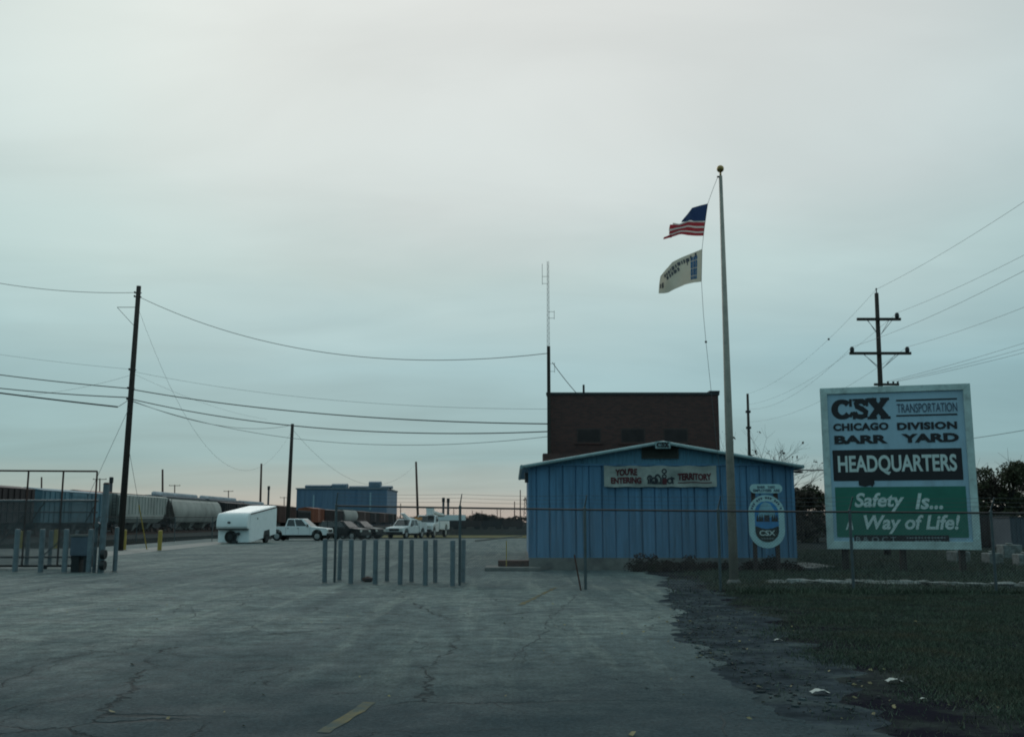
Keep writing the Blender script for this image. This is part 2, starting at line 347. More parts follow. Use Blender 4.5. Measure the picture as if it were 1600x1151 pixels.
# lawn and bare soil
m_lawn = pm('lawn_soil', (.040, .046, .044), .95, 0, var=.45, scale=1.3, bump=1.0, bscale=14, spec=0., col2=(.018, .017, .024), c2pos=(.44, .56))
lw = MB()
lpts = [Vector((edge_x(Y) - .25, Y, 0)) for Y in np.linspace(5.2, 33.2, 30)]
lpts = [p for p in lpts] + [Vector((3.3, 34.6, 0)), Vector((10.2, 35.2, 0)), Vector((11, 62, 0)), Vector((75, 62, 0)), Vector((75, 5.2, 0))]
lw.poly([(p.x, p.y, .004) for p in reversed(lpts)])
tag(lw.build('lawn', m_lawn), kind='structure')
m_grass = pm('grass_blades', (.066, .088, .062), .8, 0, var=.35, scale=.8, spec=.15, island=.55, col2=(.095, .082, .052), c2pos=(.5, .7))
def grass(name, n, ymin, ymax, hmin, hmax, wid, xr, label, mat=None, dens=None):
    ys = ymin + (ymax - ymin) * np.random.rand(n) ** 1.25
    xe = np.array([edge_x(y) for y in ys])
    xs = np.where(True, xe + .05 + (np.minimum(ys * .56 + 1.5, xr) - xe) * np.random.rand(n), 0)
    d = xs - xe
    clump = np.sin(xs * 1.7 + 2 * np.sin(ys * .9)) * np.sin(ys * 1.3 + 1.5 * np.sin(xs * .7))
    soil = np.clip((d - .5 - .9 * np.clip((17 - abs(ys - 15)) / 12, 0, 1) + .5 * clump) / 1.0, .03, 1)
    keep = np.random.rand(n) < soil
    inshed = (ys > 34.3) & (xs < 10.6)
    keep &= ~inshed
    xs, ys = xs[keep], ys[keep]; n = len(xs)
    h = np.random.uniform(hmin, hmax, n) * (1 + .3 * np.sin(xs * 2.1) * np.sin(ys * 1.7)); a = np.random.rand(n) * 2 * PI
    w = wid * np.random.uniform(.6, 1.4, n); lx, ly = np.random.randn(n) * .5 * h, np.random.randn(n) * .5 * h
    v = np.zeros((n, 3, 3))
    v[:, 0] = np.stack([xs - np.cos(a) * w, ys - np.sin(a) * w, np.full(n, .003)], 1)
    v[:, 1] = np.stack([xs + np.cos(a) * w, ys + np.sin(a) * w, np.full(n, .003)], 1)
    v[:, 2] = np.stack([xs + lx, ys + ly, h], 1)
    me = bpy.data.meshes.new(name); me.from_pydata(v.reshape(-1, 3).tolist(), [], np.arange(3 * n).reshape(-1, 3).tolist()); me.materials.append(mat or m_grass)
    o = bpy.data.objects.new(name, me); COL.objects.link(o)
    return tag(o, label, 'grass', kind='stuff')
grass('grass', 300000, 6, 24, .018, .06, .0045, 40, 'short dark green grass covering the lawn before the fence')
grass('rough_grass', 80000, 23.5, 60, .04, .16, .012, 40, 'rougher dark grass around the big sign and behind the fence')

# dry verge, pale strip and track ballast in the distance
m_dry = pm('dry_verge', (.13, .12, .045), .95, 0, var=.35, scale=.5, spec=.1, col2=(.07, .075, .035))
vg = MB(); vg.poly([(-14, 108, .006), (14, 104, .006), (30, 124, .006), (-16, 126, .006)]); tag(vg.build('verge', m_dry), kind='structure')
kb = MB(); a, b = gnd(742, 846), gnd(815, 838)
kb.prism([(a.x, a.y, 0), (b.x, b.y, 0), (b.x + .1, b.y + .5, 0), (a.x + .1, a.y + .5, 0)], (0, 0, .14)); tag(kb.build('kerb', m_conc), kind='structure')
m_strip = pm('pale_concrete_strip', (.22, .22, .205), .85, 0, var=.2, scale=1.2, col2=(.12, .12, .11))
st = MB(); q = [gnd(160, 862), gnd(345, 845), gnd(345, 850), gnd(160, 870)]; st.poly([(p.x, p.y, .012) for p in reversed(q)]); tag(st.build('concrete_strip', m_strip), kind='structure')
m_ball = pm('track_ballast', (.05, .052, .05), .95, 0, var=.3, scale=1.5, bump=.6, bscale=9, spec=.2)
tb = MB(); tb.prism([(-54, 0, 0.002), (-37.6, 0, 0.002), (-38.6, 0, .35), (-53, 0, .35)], (0, 700, 0)); tag(tb.build('track_bed', m_ball), kind='structure')
for X in (-41, -47):
    r = MB()
    for s in (-.75, .75): r.box2((X + s - .035, 20, .352), (X + s + .035, 690, .52))
    tag(r.build('railway_track', m_rust), kind='structure')

# yellow lane paint, worn
m_lane = pm('worn_yellow_paint', (.19, .15, .065), .85, 0, var=.4, scale=4, bump=.3, col2=(.085, .105, .10), c2pos=(.36, .58), spec=.05)
def stripe(p0, p1, w):
    a, b = gnd(*p0), gnd(*p1); d = (b - a).normalized(); nn = Vector((-d.y, d.x, 0)) * w / 2
    A = jag([a - nn, b - nn], .15, .012); B = jag([b + nn, a + nn], .15, .012)
    s = MB(); s.poly([(p.x, p.y, .012) for p in A + B]); tag(s.build('lane_marking', m_lane), kind='structure')
stripe((505, 1146), (578, 1098), .12)
stripe((812, 946), (868, 918), .10)
# long cracks that cross the lot
m_crack = pm('crack_dark', (.026, .038, .042), .95, 0, var=.2)
CR = [[(906, 926), (884, 945), (858, 965), (852, 985), (838, 998), (818, 1012), (800, 1032)],
      [(0, 1068), (40, 1056), (62, 1040), (110, 1028), (150, 1018), (185, 1012)], [(0, 1110), (60, 1098), (118, 1090), (160, 1078), (235, 1062)],
      [(270, 958), (285, 945), (300, 950), (306, 964), (360, 968), (420, 990), (520, 992), (640, 994)],
      [(130, 1042), (190, 1050), (260, 1052)], [(0, 928), (110, 928), (240, 932), (330, 940)], [(500, 1150), (620, 1144), (740, 1146), (800, 1138)], [(1140, 1110), (1128, 1130), (1135, 1150)]]
for c in CR:
    P = [gnd(*p) for p in c]; P = jag(P, .2, .035); k = MB()
    for i in range(len(P) - 1):
        d = (P[i + 1] - P[i]).normalized(); nn = Vector((-d.y, d.x, 0)) * random.uniform(.003, .011)
        k.poly([P[i] - nn + Vector((0, 0, .012)), P[i + 1] - nn * .8 + Vector((0, 0, .012)), P[i + 1] + nn * .8 + Vector((0, 0, .012)), P[i] + nn + Vector((0, 0, .012))])
    tag(k.build('pavement_crack', m_crack), kind='structure')

# ------------------------------------------------------------------ text and flat marks
def text(parent, name, body, mapper, mat, bold=0., shear=0., thick=(0, 1), spacing=1.0):
    cu = bpy.data.curves.new('txt', 'FONT'); cu.body = body; cu.size = 1; cu.offset = bold; cu.shear = shear; cu.extrude = .1; cu.space_character = spacing
    cu.resolution_u = 4
    ob = bpy.data.objects.new('txt', cu); COL.objects.link(ob)
    dg = bpy.context.evaluated_depsgraph_get()
    me = bpy.data.meshes.new_from_object(ob.evaluated_get(dg))
    bpy.data.objects.remove(ob); bpy.data.curves.remove(cu)
    co = np.array([v.co for v in me.vertices]); lo, hi = co.min(0), co.max(0); uv = (co - lo) / np.maximum(hi - lo, 1e-6)
    off = WL.get(parent, Vector((0, 0, 0)))
    for v, q in zip(me.vertices, uv): v.co = mapper(float(q[0]), float(q[1]), float(q[2])) - off
    me.materials.clear(); me.materials.append(mat); me.update()
    o = bpy.data.objects.new(name, me); COL.objects.link(o); o.parent = parent; WL[o] = off
    return o
class Plane:
    """a flat face: origin bottom-left, right vector, up vector, outward normal"""
    def __init__(s, o, right, up):
        s.o = Vector(o); s.r = Vector(right); s.u = Vector(up); s.n = s.r.cross(s.u).normalized()
    def p(s, u, v, w=0.): return s.o + s.r * u + s.u * v + s.n * w
    def mapper(s, u0, v0, u1, v1, w0=.01, w1=.016):
        return lambda a, b, c: s.p(u0 + (u1 - u0) * a, v0 + (v1 - v0) * b, w0 + (w1 - w0) * c)
    def rect(s, mb, u0, v0, u1, v1, w0, w1, mi=0):
        return mb.prism([s.p(u0, v0, w0), s.p(u1, v0, w0), s.p(u1, v1, w0), s.p(u0, v1, w0)], s.n * (w1 - w0), mi)
    def shape(s, mb, pts, w0, w1, mi=0):
        return mb.prism([s.p(a, b, w0) for a, b in pts], s.n * (w1 - w0), mi)
    def stroke(s, mb, pts, wid, w0, w1, asp=1., mi=0):
        # thick line through (u,v) points; asp = metres of u / metres of v
        P = [Vector((a * asp, b)) for a, b in pts]; Lf, Rt = [], []
        for i, p in enumerate(P):
            t = (P[min(i + 1, len(P) - 1)] - P[max(i - 1, 0)]).normalized(); nn = Vector((-t.y, t.x))
            ww = wid[i] if isinstance(wid, (list, tuple)) else wid
            Lf.append(p + nn * ww / 2); Rt.append(p - nn * ww / 2)
        for i in range(len(P) - 1):
            q = [Lf[i], Rt[i], Rt[i + 1], Lf[i + 1]]
            s.shape(mb, [(a.x / asp, a.y) for a in q], w0, w1, mi)
def csx_logo(pl, mb, u0, v0, u1, v1, w0, w1):
    """bold slab C S X drawn from thick strokes in a unit box 3 wide, 1 high"""
    rw, rh = (u1 - u0), (v1 - v0)
    lenu, lenv = pl.r.length * rw, pl.u.length * rh
    f = lambda x, y: (u0 + rw * x / 2.72, v0 + rh * y)
    sub = Plane(pl.p(u0, v0), pl.r * rw, pl.u * rh); asp = lenu / lenv
    e = [0.]
    def st(pts, wd):
        e[0] += .0006
        sub.stroke(mb, [(x / 2.72, y) for x, y in pts], wd, w0, w1 + e[0], asp)
    # C
    st([(.50 + .36 * math.cos(a), .5 + .37 * math.sin(a)) for a in np.linspace(math.radians(38), math.radians(322), 20)], [.20 + .10 * abs(math.cos(a / 1.0)) for a in np.linspace(math.radians(38), math.radians(322), 20)])
    st([(.90, .98), (.90, .62)], .12); st([(.84, .14), (.98, .34)], .15)
    # S
    st([(1.62, .70), (1.50, .84), (1.30, .86), (1.16, .76), (1.20, .62), (1.42, .50), (1.60, .36), (1.56, .18), (1.38, .12), (1.18, .16), (1.06, .32)], .24)
    st([(1.66, .98), (1.66, .62)], .12); st([(1.04, .02), (1.04, .38)], .12)
    # X
    st([(1.84, .94), (2.52, .06)], .30); st([(2.52, .94), (1.84, .06)], .26)
    st([(1.68, .94), (2.12, .94)], .12); st([(2.28, .94), (2.70, .94)], .12); st([(1.66, .06), (2.10, .06)], .12); st([(2.26, .06), (2.72, .06)], .12)
    # bars that join the letters top and bottom as on the sign
    st([(1.0, .93), (1.5, .93)], .10)

# ------------------------------------------------------------------ blue metal shed
YS = 35.0
xl, xr = at(828, 870, YS).x, at(1243, 870, YS).x
z_base = at(1000, 871, YS).z; z_eave = at(1000, 727, YS).z; z_peak = at(1033, 694, YS).z; x_peak = at(1033, 694, YS).x
z_split = at(1000, 726, YS).z
DEP = 9.0
m_shed = pm('shed_blue_sheet', (.088, .205, .335), .65, .0, var=.2, scale=1.8, bump=.25, bscale=2.2, stretch=(3.5, 3.5, .30), col2=(.065, .135, .205), c2pos=(.5, .72), objrand=.07)
m_shedg = pm('shed_gable_sheet', (.10, .245, .345), .55, .0, var=.15, objrand=.06, scale=1.4, stretch=(2.5, 2.5, .35))
m_trim = pm('shed_roof_trim', (.30, .42, .43), .45, 0, var=.12, scale=3, col2=(.2, .27, .28))
shed = thing('metal_shed', 'blue corrugated metal shed with low gabled roof and a banner on its wall', 'shed', ((xl + xr) / 2, YS, 0))
def roof_z(x):
    t = (x - x_peak); return z_peak - abs(t) * ((z_peak - z_eave) / (xr - x_peak if t > 0 else x_peak - xl))
fo = MB(); fo.box2((xl - .03, YS - .06, 0), (xr + .03, YS + DEP, z_base)); fo.build('foundation', m_conc, shed)
co = MB(); co.box2((xl + .02, YS + .14, z_base), (xr - .02, YS + DEP - .05, z_eave - .1)); co.build('wall', m_shed, shed)
def sheet(x0, x1, z0, z1f, nr, rd, rwid, yf):
    """trapezoid-ribbed metal panel between x0 and x1"""
    prof = []; wd = (x1 - x0) / nr
    for i in range(nr):
        b = x0 + i * wd
        prof += [(b, 0), (b + wd * (.5 - rwid), 0), (b + wd * (.5 - rwid * .6), -rd), (b + wd * (.5 + rwid * .6), -rd), (b + wd * (.5 + rwid), 0)]
    prof.append((x1, 0)); m = MB(); n = len(prof)
    vs = [(x, yf + d, z0) for x, d in prof] + [(x, yf + d, z1f(x)) for x, d in prof]
    m.add(vs, [(i, i + 1, n + i + 1, n + i) for i in range(n - 1)])
    return m
NP = 10; pw = (xr - xl) / NP
for i in range(NP):
    a, b = xl + i * pw, xl + (i + 1) * pw
    sheet(a + .006, b - .006, z_base - .02, lambda x: z_split - .03, 2, -.05, .06, YS).build('wall_panel', m_shed, shed)
    sc_ = MB()
    for zz_ in (z_base + .12, z_base + 1.1, z_base + 2.1, z_split - .14):
        for q_ in range(2):
            for o_ in (.2, .8): xx_ = a + (q_ + o_) / 2 * pw; sc_.box((xx_, YS - .006, zz_), (.016, .012, .016))
    tag(sc_.build('screws', m_dark, shed), kind='stuff')
    k = 6
    sheet(a + .004, b - .004, z_split + .03, lambda x: max(z_split + .04, roof_z(x) - .02), k, .022, .22, YS + .012).build('gable_panel', m_shedg, shed)
fl = MB(); fl.box2((xl - .01, YS - .05, z_split - .035), (xr + .01, YS + .02, z_split + .035)); fl.build('flashing', m_shed, shed)
for sx, nm in ((xl, -1), (xr, 1)):
    c = MB(); c.box2((sx - .05, YS - .045, z_base), (sx + .05, YS + .06, z_split - .04)); c.build('corner_trim', m_shed, shed)
ov = .28
rf = MB()
eL, eR = (xl - ov, roof_z(xl) - .06), (xr + ov, roof_z(xr) - .06)
for (ex, ez) in (eL, eR):
    rf.prism([(ex, YS - .30, ez), (x_peak, YS - .30, z_peak + .02), (x_peak, YS - .30, z_peak + .07), (ex, YS - .30, ez + .05)], (0, DEP + .5, 0))
roof = rf.build('roof', m_trim, shed)
for (ex, ez) in (eL, eR):
    t = MB(); t.tube([(ex, YS - .33, ez - .0), (x_peak, YS - .33, z_peak + .045)], .062, 10); t.build('rake_trim', m_trim, roof, smooth=True)
    t = MB(); t.tube([(ex, YS - .36, ez), (ex, YS + DEP + .2, ez)], .07, 10); t.build('gutter', m_trim, roof)
    s = MB(); inx = xl if ex < 0.9 else xr; s.box2((min(ex, inx), YS - .28, ez - .055), (max(ex, inx), YS + DEP, ez - .02)); s.build('soffit', m_shedg, roof)
# louvre vent
lp0, lp1 = at(1003, 716, YS - .06), at(1060, 699, YS - .06)
m_louv = pm('louvre_brown', (.05, .052, .045), .7, 0, var=.2)
fr = MB()
for a, b in (((lp0.x, lp0.z), (lp1.x, lp0.z + .04)), ((lp0.x, lp1.z - .04), (lp1.x, lp1.z)), ((lp0.x, lp0.z + .04), (lp0.x + .04, lp1.z - .04)), ((lp1.x - .04, lp0.z + .04), (lp1.x, lp1.z - .04))):
    fr.box2((a[0], YS - .075, a[1]), (b[0], YS + .0, b[1]))
lv = fr.build('louvre_vent', m_louv, shed)
bk = MB(); bk.box2((lp0.x + .03, YS - .028, lp0.z + .03), (lp1.x - .03, YS - .024, lp1.z - .03)); bk.build('vent_backing', m_black, lv)
for i in range(6):
    z = lp0.z + .06 + i * (lp1.z - lp0.z - .1) / 6
    s = MB(); s.prism([(lp0.x + .04, YS - .065, z), (lp0.x + .04, YS - .03, z + .05), (lp0.x + .04, YS - .03, z + .058), (lp0.x + .04, YS - .065, z + .008)], (lp1.x - lp0.x - .08, 0, 0)); s.build('slat', m_louv, lv)
# small letters at the peak
pk = Plane((x_peak - .22, YS - .405, z_peak - .13), (.44, 0, 0), (0, 0, .17))
lg = MB(); csx_logo(pk, lg, 0, 0, 1, 1, .0, .02); lg.build('lettering', m_blackpaint, shed)
pkb = MB(); pkb.box2((x_peak - .26, YS - .403, z_peak - .17), (x_peak + .26, YS - .34, z_peak + .07)); pkb.build('ridge_cap', m_trim, shed)
# wall lamp on the left corner, conduit drop on the right
a = at(823, 746, YS + .2); w = MB(); w.box((a.x + .03, YS + .2, a.z), (.2, .28, .34)); w.build('wall_lamp', m_black, shed, bevel=.02)
a = at(1250, 737, YS + .3); w = MB(); w.sphere((a.x - .05, YS + .3, a.z), .17, 12, 6, sz=.25); w.cyl((xr - .02, YS + .3, a.z + .02), (a.x - .05, YS + .3, a.z + .02), .02); w.build('floodlight', m_dark, shed)

# banner (a thing of its own, tied to the shed)
m_ban = pm('banner_cloth', (.35, .37, .34), .8, 0, var=.2, scale=2.2, bump=.3, bscale=5, col2=(.22, .245, .23), c2pos=(.5, .7))
m_bred = pm('banner_red_ink', (.10, .022, .028), .8, 0, var=.2)
b0, b1 = at(944, 760, YS - .09), at(1119, 727, YS - .09)
ban = thing('banner', 'long off-white cloth banner with dark red lettering tied to the blue shed', 'banner', (b0.x, YS - .09, b0.z))
bw, bh = b1.x - b0.x, b1.z - b0.z
def bsurf(u, v, w=0.):
    rip = .022 * math.sin(u * 23 + v * 3) * (.4 + .6 * abs(v - .5)) + .015 * math.sin(u * 9 - v * 5) + .012 * math.sin((u * 14 + v * 6))
    sag = -.035 * (math.sin(u * PI * 4) ** 2) * v - .02 * (math.sin(u * PI * 5) ** 2) * (1 - v)
    return Vector((b0.x + bw * u, YS - .10 - rip - w, b0.z + bh * v + sag))
m = MB(); nu, nv = 70, 12
m.add([bsurf(i / nu, j / nv) for j in range(nv + 1) for i in range(nu + 1)], [(j * (nu + 1) + i, j * (nu + 1) + i + 1, (j + 1) * (nu + 1) + i + 1, (j + 1) * (nu + 1) + i) for j in range(nv) for i in range(nu)])
m.build('cloth', m_ban, ban, smooth=True)
def bmap(u0, v0, u1, v1): return lambda a, b, c: bsurf(u0 + (u1 - u0) * a, v0 + (v1 - v0) * b, .012 + .006 * c)
text(ban, 'lettering', "YOU'RE", bmap(.10, .54, .295, .88), m_bred, .05)
text(ban, 'lettering', 'ENTERING', bmap(.06, .16, .33, .47), m_bred, .05)
text(ban, 'lettering', 'TERRITORY', bmap(.655, .32, .955, .66), m_bred, .05)
def bquad(mb, pts): mb.poly([bsurf(a, b, .014) for a, b in pts])
m = MB()
for i in range(12): bquad(m, [(.655 + .025 * i, .19), (.68 + .025 * i, .19), (.68 + .025 * i, .235), (.655 + .025 * i, .235)])
m.build('underline', m_bred, ban)
m_bdk = pm('banner_dark_ink', (.03, .035, .045), .8, 0, var=.3)
m = MB()
def bring(cu_, cv_, ru, rv, k=.55, a0=0, a1=2 * PI, n=20):
    for i in range(n):
        t0, t1 = a0 + (a1 - a0) * i / n, a0 + (a1 - a0) * (i + 1) / n
        bquad(m, [(cu_ + ru * math.cos(t0), cv_ + rv * math.sin(t0)), (cu_ + ru * math.cos(t1), cv_ + rv * math.sin(t1)), (cu_ + ru * k * math.cos(t1), cv_ + rv * k * math.sin(t1)), (cu_ + ru * k * math.cos(t0), cv_ + rv * k * math.sin(t0))])
bring(.535, .74, .023, .125); bring(.535, .50, .021, .11, .5); bring(.583, .29, .027, .15, .5); bring(.445, .30, .035, .17, .45); bring(.405, .42, .024, .16, .5, .2, 3.6); bring(.475, .44, .026, .17, .45, 0, 3.1)
for i in range(9):
    u = .385 + i * .016; hgt = .22 + .12 * math.sin(i * 1.9)
    bquad(m, [(u, .14), (u + .012, .13), (u + .013, .14 + hgt), (u + .001, .15 + hgt)])
bquad(m, [(.605, .14), (.618, .14), (.612, .44), (.60, .42)]); bquad(m, [(.59, .44), (.628, .36), (.628, .43), (.595, .5)])
tag(m.build('drawing', m_bdk, ban), kind='stuff')
m = MB(); bquad(m, [(.52, .12), (.553, .12), (.563, .38), (.54, .42), (.515, .36)]); m.build('drawing', m_bred, ban)

# ------------------------------------------------------------------ dark brick building behind
YB = 45.0
m_brick = bpy.data.materials.new('dark_brick'); m_brick.use_nodes = True
t = m_brick.node_tree; nn_ = t.nodes; ll = t.links
bt = nn_.new('ShaderNodeTexBrick'); tcx = nn_.new('ShaderNodeTexCoord'); mpx = nn_.new('ShaderNodeMapping'); mpx.inputs['Rotation'].default_value = (PI / 2, 0, 0)
ll.new(tcx.outputs['Object'], mpx.inputs[0]); ll.new(mpx.outputs[0], bt.inputs['Vector'])
bt.inputs['Color1'].default_value = (.100, .040, .034, 1); bt.inputs['Color2'].default_value = (.062, .028, .026, 1); bt.inputs['Mortar'].default_value = (.065, .052, .048, 1)
bt.inputs['Scale'].default_value = 1; bt.inputs['Brick Width'].default_value = .22; bt.inputs['Row Height'].default_value = .075; bt.inputs['Mortar Size'].default_value = .008
ll.new(bt.outputs[0], nn_['Principled BSDF'].inputs['Base Color']); nn_['Principled BSDF'].inputs['Roughness'].default_value = .9
m_obrown0 = pm('window_frame_brown', (.05, .032, .03), .8, 0, var=.2)
m_dimglass = pm('dirty_glass', (.034, .025, .025), .7, 0, var=.3, spec=.25)
bx0, bx1 = at(855, 640, YB).x, at(1123, 640, YB).x; bz = at(990, 615, YB).z
bb = thing('brick_building', 'dark brown brick building rising behind the blue shed with flat roof', 'building', ((bx0 + bx1) / 2, YB, 0))
m = MB(); m.prism([(bx0, YB, 0), (bx1, YB, 0), (bx1 + .9, YB + 11, 0), (bx0 + .9, YB + 11, 0)], (0, 0, bz - .05)); m.build('wall', m_brick, bb)
m = MB(); m.prism([(bx0 - .05, YB - .05, bz - .05), (bx1 + .05, YB - .05, bz - .05), (bx1 + .95, YB + 11, bz - .05), (bx0 + .85, YB + 11, bz - .05)], (0, 0, .11)); m.build('parapet_coping', m_dark, bb)
m = MB(); m.box2((bx1 - .42, YB - .08, bz + .06), (bx1 + .06, YB + .5, bz + .13)); m.build('corner_cap', m_dark, bb)
lz = at(848, 709, YB - .5).z
m = MB(); m.box2((at(848, 709, YB - .5).x, YB - .9, 0), (at(1133, 700, YB - .5).x, YB - .003, lz)); m.build('lower_wing', m_brick, bb)
for px in (920, 989, 1056):
    c = at(px, 679, YB); m = MB(); m.box2((c.x - .55, YB - .012, c.z - .35), (c.x + .55, YB + .1, c.z + .28)); wn = m.build('window', m_obrown0, bb)
    m = MB(); m.box2((c.x - .49, YB - .02, c.z - .30), (c.x + .49, YB - .014, c.z + .22)); m.build('pane', m_dimglass, wn)
    m = MB(); m.box2((c.x - .65, YB - .06, c.z - .43), (c.x + .65, YB - .003, c.z - .352)); m.build('sill', m_brick, wn)
c = at(912, 612, YB + 1); m = MB(); m.cyl((c.x, YB + 1, bz - .06), (c.x, YB + 1, at(912, 601, YB + 1).z), .05); m.cyl((c.x, YB + 1, bz - .06), (c.x, YB + 1, bz + .12), .2); m.build('vent_pipe', m_dark, bb)
# radio mast on the wing
ym = YB - .35; c0 = at(858, 700, ym)
mast = thing('radio_mast', 'dark post with a thin lattice antenna standing against the brick building', 'antenna', (c0.x, ym, lz))
zt = at(858, 541, ym).z
m = MB(); m.cyl((c0.x, ym, lz), (c0.x, ym, zt), .085, .08, 10); m.build('post', m_wood, mast)
zt2 = at(856, 408, ym).z
m = MB()
for ox, oy in ((-.07, -.03), (.05, -.03), (-.01, .06)): m.cyl((c0.x + ox, ym + oy, zt - .8), (c0.x + ox * .6, ym + oy * .6, zt2), .009, .007, 5)
k = 0; z = zt
while z < zt2 - .15:
    f_ = 1 - .4 * (z - zt) / (zt2 - zt)
    m.cyl((c0.x - .07 * f_, ym - .03 * f_, z), (c0.x + .05 * f_, ym - .03 * f_, z + .12), .0045, n=4)
    m.cyl((c0.x + .05 * f_, ym - .03 * f_, z + .12), (c0.x - .07 * f_, ym - .03 * f_, z + .24), .0045, n=4); z += .24
m.build('lattice', m_wire, mast)
for px, sgn, y0, y1 in ((852, -1, 432, 443), (864, 1, 487, 497), (865, 1, 568, 580)):
    za_, zb_ = at(px, y1, ym).z, at(px, y0, ym).z; m = MB(); xo = c0.x + sgn * .27
    m.cyl((c0.x, ym, za_), (xo, ym, za_), .009, n=5); m.cyl((c0.x, ym, zb_), (xo, ym, zb_), .009, n=5); m.cyl((xo, ym, za_ - .05), (xo, ym, zb_ + (.6 if sgn < 0 else .05)), .01, n=5); m.build('antenna_element', m_wire, mast)

# ------------------------------------------------------------------ big yard sign
sl, sr = at(1287, 740, 34.7), at(1525, 740, 33.4)
sz0 = at(1400, 858, 34.05).z; sz1 = at(1400, 603, 34.05).z
sign = thing('yard_sign', 'tall framed white sign reading CSX Chicago Division Barr Yard Headquarters on posts', 'sign', ((sl.x + sr.x) / 2, 34.05, 0))
SP = Plane((sl.x, sl.y, sz0), (sr.x - sl.x, sr.y - sl.y, 0), (0, 0, sz1 - sz0))
m_spanel = pm('sign_panel', (.36, .53, .64), .5, 0, var=.08, scale=1.5, stretch=(1, 1, .3), col2=(.27, .38, .46))
m_sframe = pm('sign_frame', (.50, .62, .60), .5, 0, var=.18, scale=3, col2=(.30, .37, .36), objrand=.06)
m_sgreen = pm('sign_green', (.018, .16, .115), .5, 0, var=.12, scale=2)
m_swhite = pm('sign_white', (.60, .70, .68), .5, 0, var=.08)
m = MB(); SP.rect(m, .02, .02, .98, .98, -.08, 0); m.build('panel', m_spanel, sign)
FW = .048
for pts in ([(0, 0), (1, 0), (1 - FW, FW), (FW, FW)], [(FW, 1 - FW * .8), (1 - FW, 1 - FW * .8), (1, 1), (0, 1)], [(0, 0), (FW, FW), (FW, 1 - FW * .8), (0, 1)], [(1 - FW, FW), (1, 0), (1, 1), (1 - FW, 1 - FW * .8)]):
    m = MB(); SP.shape(m, pts, -.10, .07); m.build('frame', m_sframe, sign, bevel=.01)
def sign_uv(cx, cy):
    # crop pixels of the sign (x 75..893, y 63..918) to face coordinates
    yt = 92 - 29 * (cx - 75) / 773; yb = 910 + 8 * (cx - 95) / 798
    v = 1 - (cy - yt) / (yb - yt); xl_ = 75 + 20 * (1 - v); xr_ = 848 + 45 * (1 - v)
    return (cx - xl_) / (xr_ - xl_), v
def sbox(x0, y0, x1, y1):
    a = sign_uv((x0 + x1) / 2, (y0 + y1) / 2); l_ = sign_uv(x0, (y0 + y1) / 2)[0]; r_ = sign_uv(x1, (y0 + y1) / 2)[0]
    t_ = sign_uv((x0 + x1) / 2, y0)[1]; b_ = sign_uv((x0 + x1) / 2, y1)[1]
    return l_, b_, r_, t_
def stext(s_, bx, mat, bold, shear=0., w=.012, name='lettering', sp=1.0):
    text(sign, name, s_, SP.mapper(*sbox(*bx), w, w + .008), mat, bold, shear, spacing=sp)
m = MB(); q = sbox(136, 142, 443, 252); csx_logo(SP, m, *q, .004, .012); m.build('logo', m_blackpaint, sign)
for yy in (148, 228):
    m = MB(); q = sbox(474, yy - 4, 784, yy + 4); SP.rect(m, *q, .004, .012); m.build('rule', m_blackpaint, sign)
m_sthin = pm('sign_thin_ink', (.05, .07, .12), .55, 0, var=.1)
stext('TRANSPORTATION', (478, 166, 784, 213), m_sthin, .0)
stext('CHICAGO', (142, 270, 433, 309), m_blackpaint, .05, sp=1.08)
stext('DIVISION', (477, 264, 782, 303), m_blackpaint, .05, sp=1.08)
stext('BARR', (147, 333, 427, 377), m_blackpaint, .05)
stext('YARD', (498, 323, 790, 369), m_blackpaint, .05)
m = MB(); SP.rect(m, *sbox(137, 405, 806, 565), .003, .012); m.build('headquarters_panel', m_blackpaint, sign)
stext('HEADQUARTERS', (163, 434, 778, 536), m_swhite, .028, w=.015)
m = MB(); SP.rect(m, *sbox(147, 597, 826, 853), .003, .012); m.build('green_panel', m_sgreen, sign)
stext('Safety', (246, 628, 507, 722), m_swhite, .028, .22, .015)
stext('Is...', (562, 630, 703, 712), m_swhite, .028, .22, .015)
stext('A', (196, 748, 236, 814), m_swhite, .02, .22, .015)
stext('Way of Life!', (294, 740, 790, 836), m_swhite, .028, .22, .015)
# loose black flap below the headquarters board, and the narrow board at the foot
m = MB(); SP.shape(m, [sign_uv(*p) for p in ((270, 562), (352, 560), (354, 582), (343, 596), (330, 590), (305, 597), (272, 590))], .013, .022); m.build('torn_flap', m_blackpaint, sign)
m = MB(); SP.rect(m, *sbox(240, 842, 732, 886), .013, .03); m.build('foot_board', m_blackpaint, sign)
m_sgrey = pm('sign_faded_letters', (.20, .25, .26), .6, 0, var=.2)
stext('B.& O.C.T.', (250, 850, 470, 876), m_sgrey, .01, 0, .033)
m = MB()
for r_, y_ in enumerate((852, 868)):
    x_ = 515 + r_ * 45
    while x_ < 712 - r_ * 20:
        w_ = random.uniform(5, 14); SP.rect(m, *sbox(x_, y_, x_ + w_, y_ + 7), .031, .034); x_ += w_ + random.uniform(3, 9)
tag(m.build('small_print', m_sgrey, sign), kind='stuff')
for u in (.12, .5, .88):
    p = SP.p(u, 0, -.16); m = MB(); m.box2((p.x - .09, p.y - .09, -.1), (p.x + .09, p.y + .07, sz1 - .3)); m.build('post', m_wood, sign)

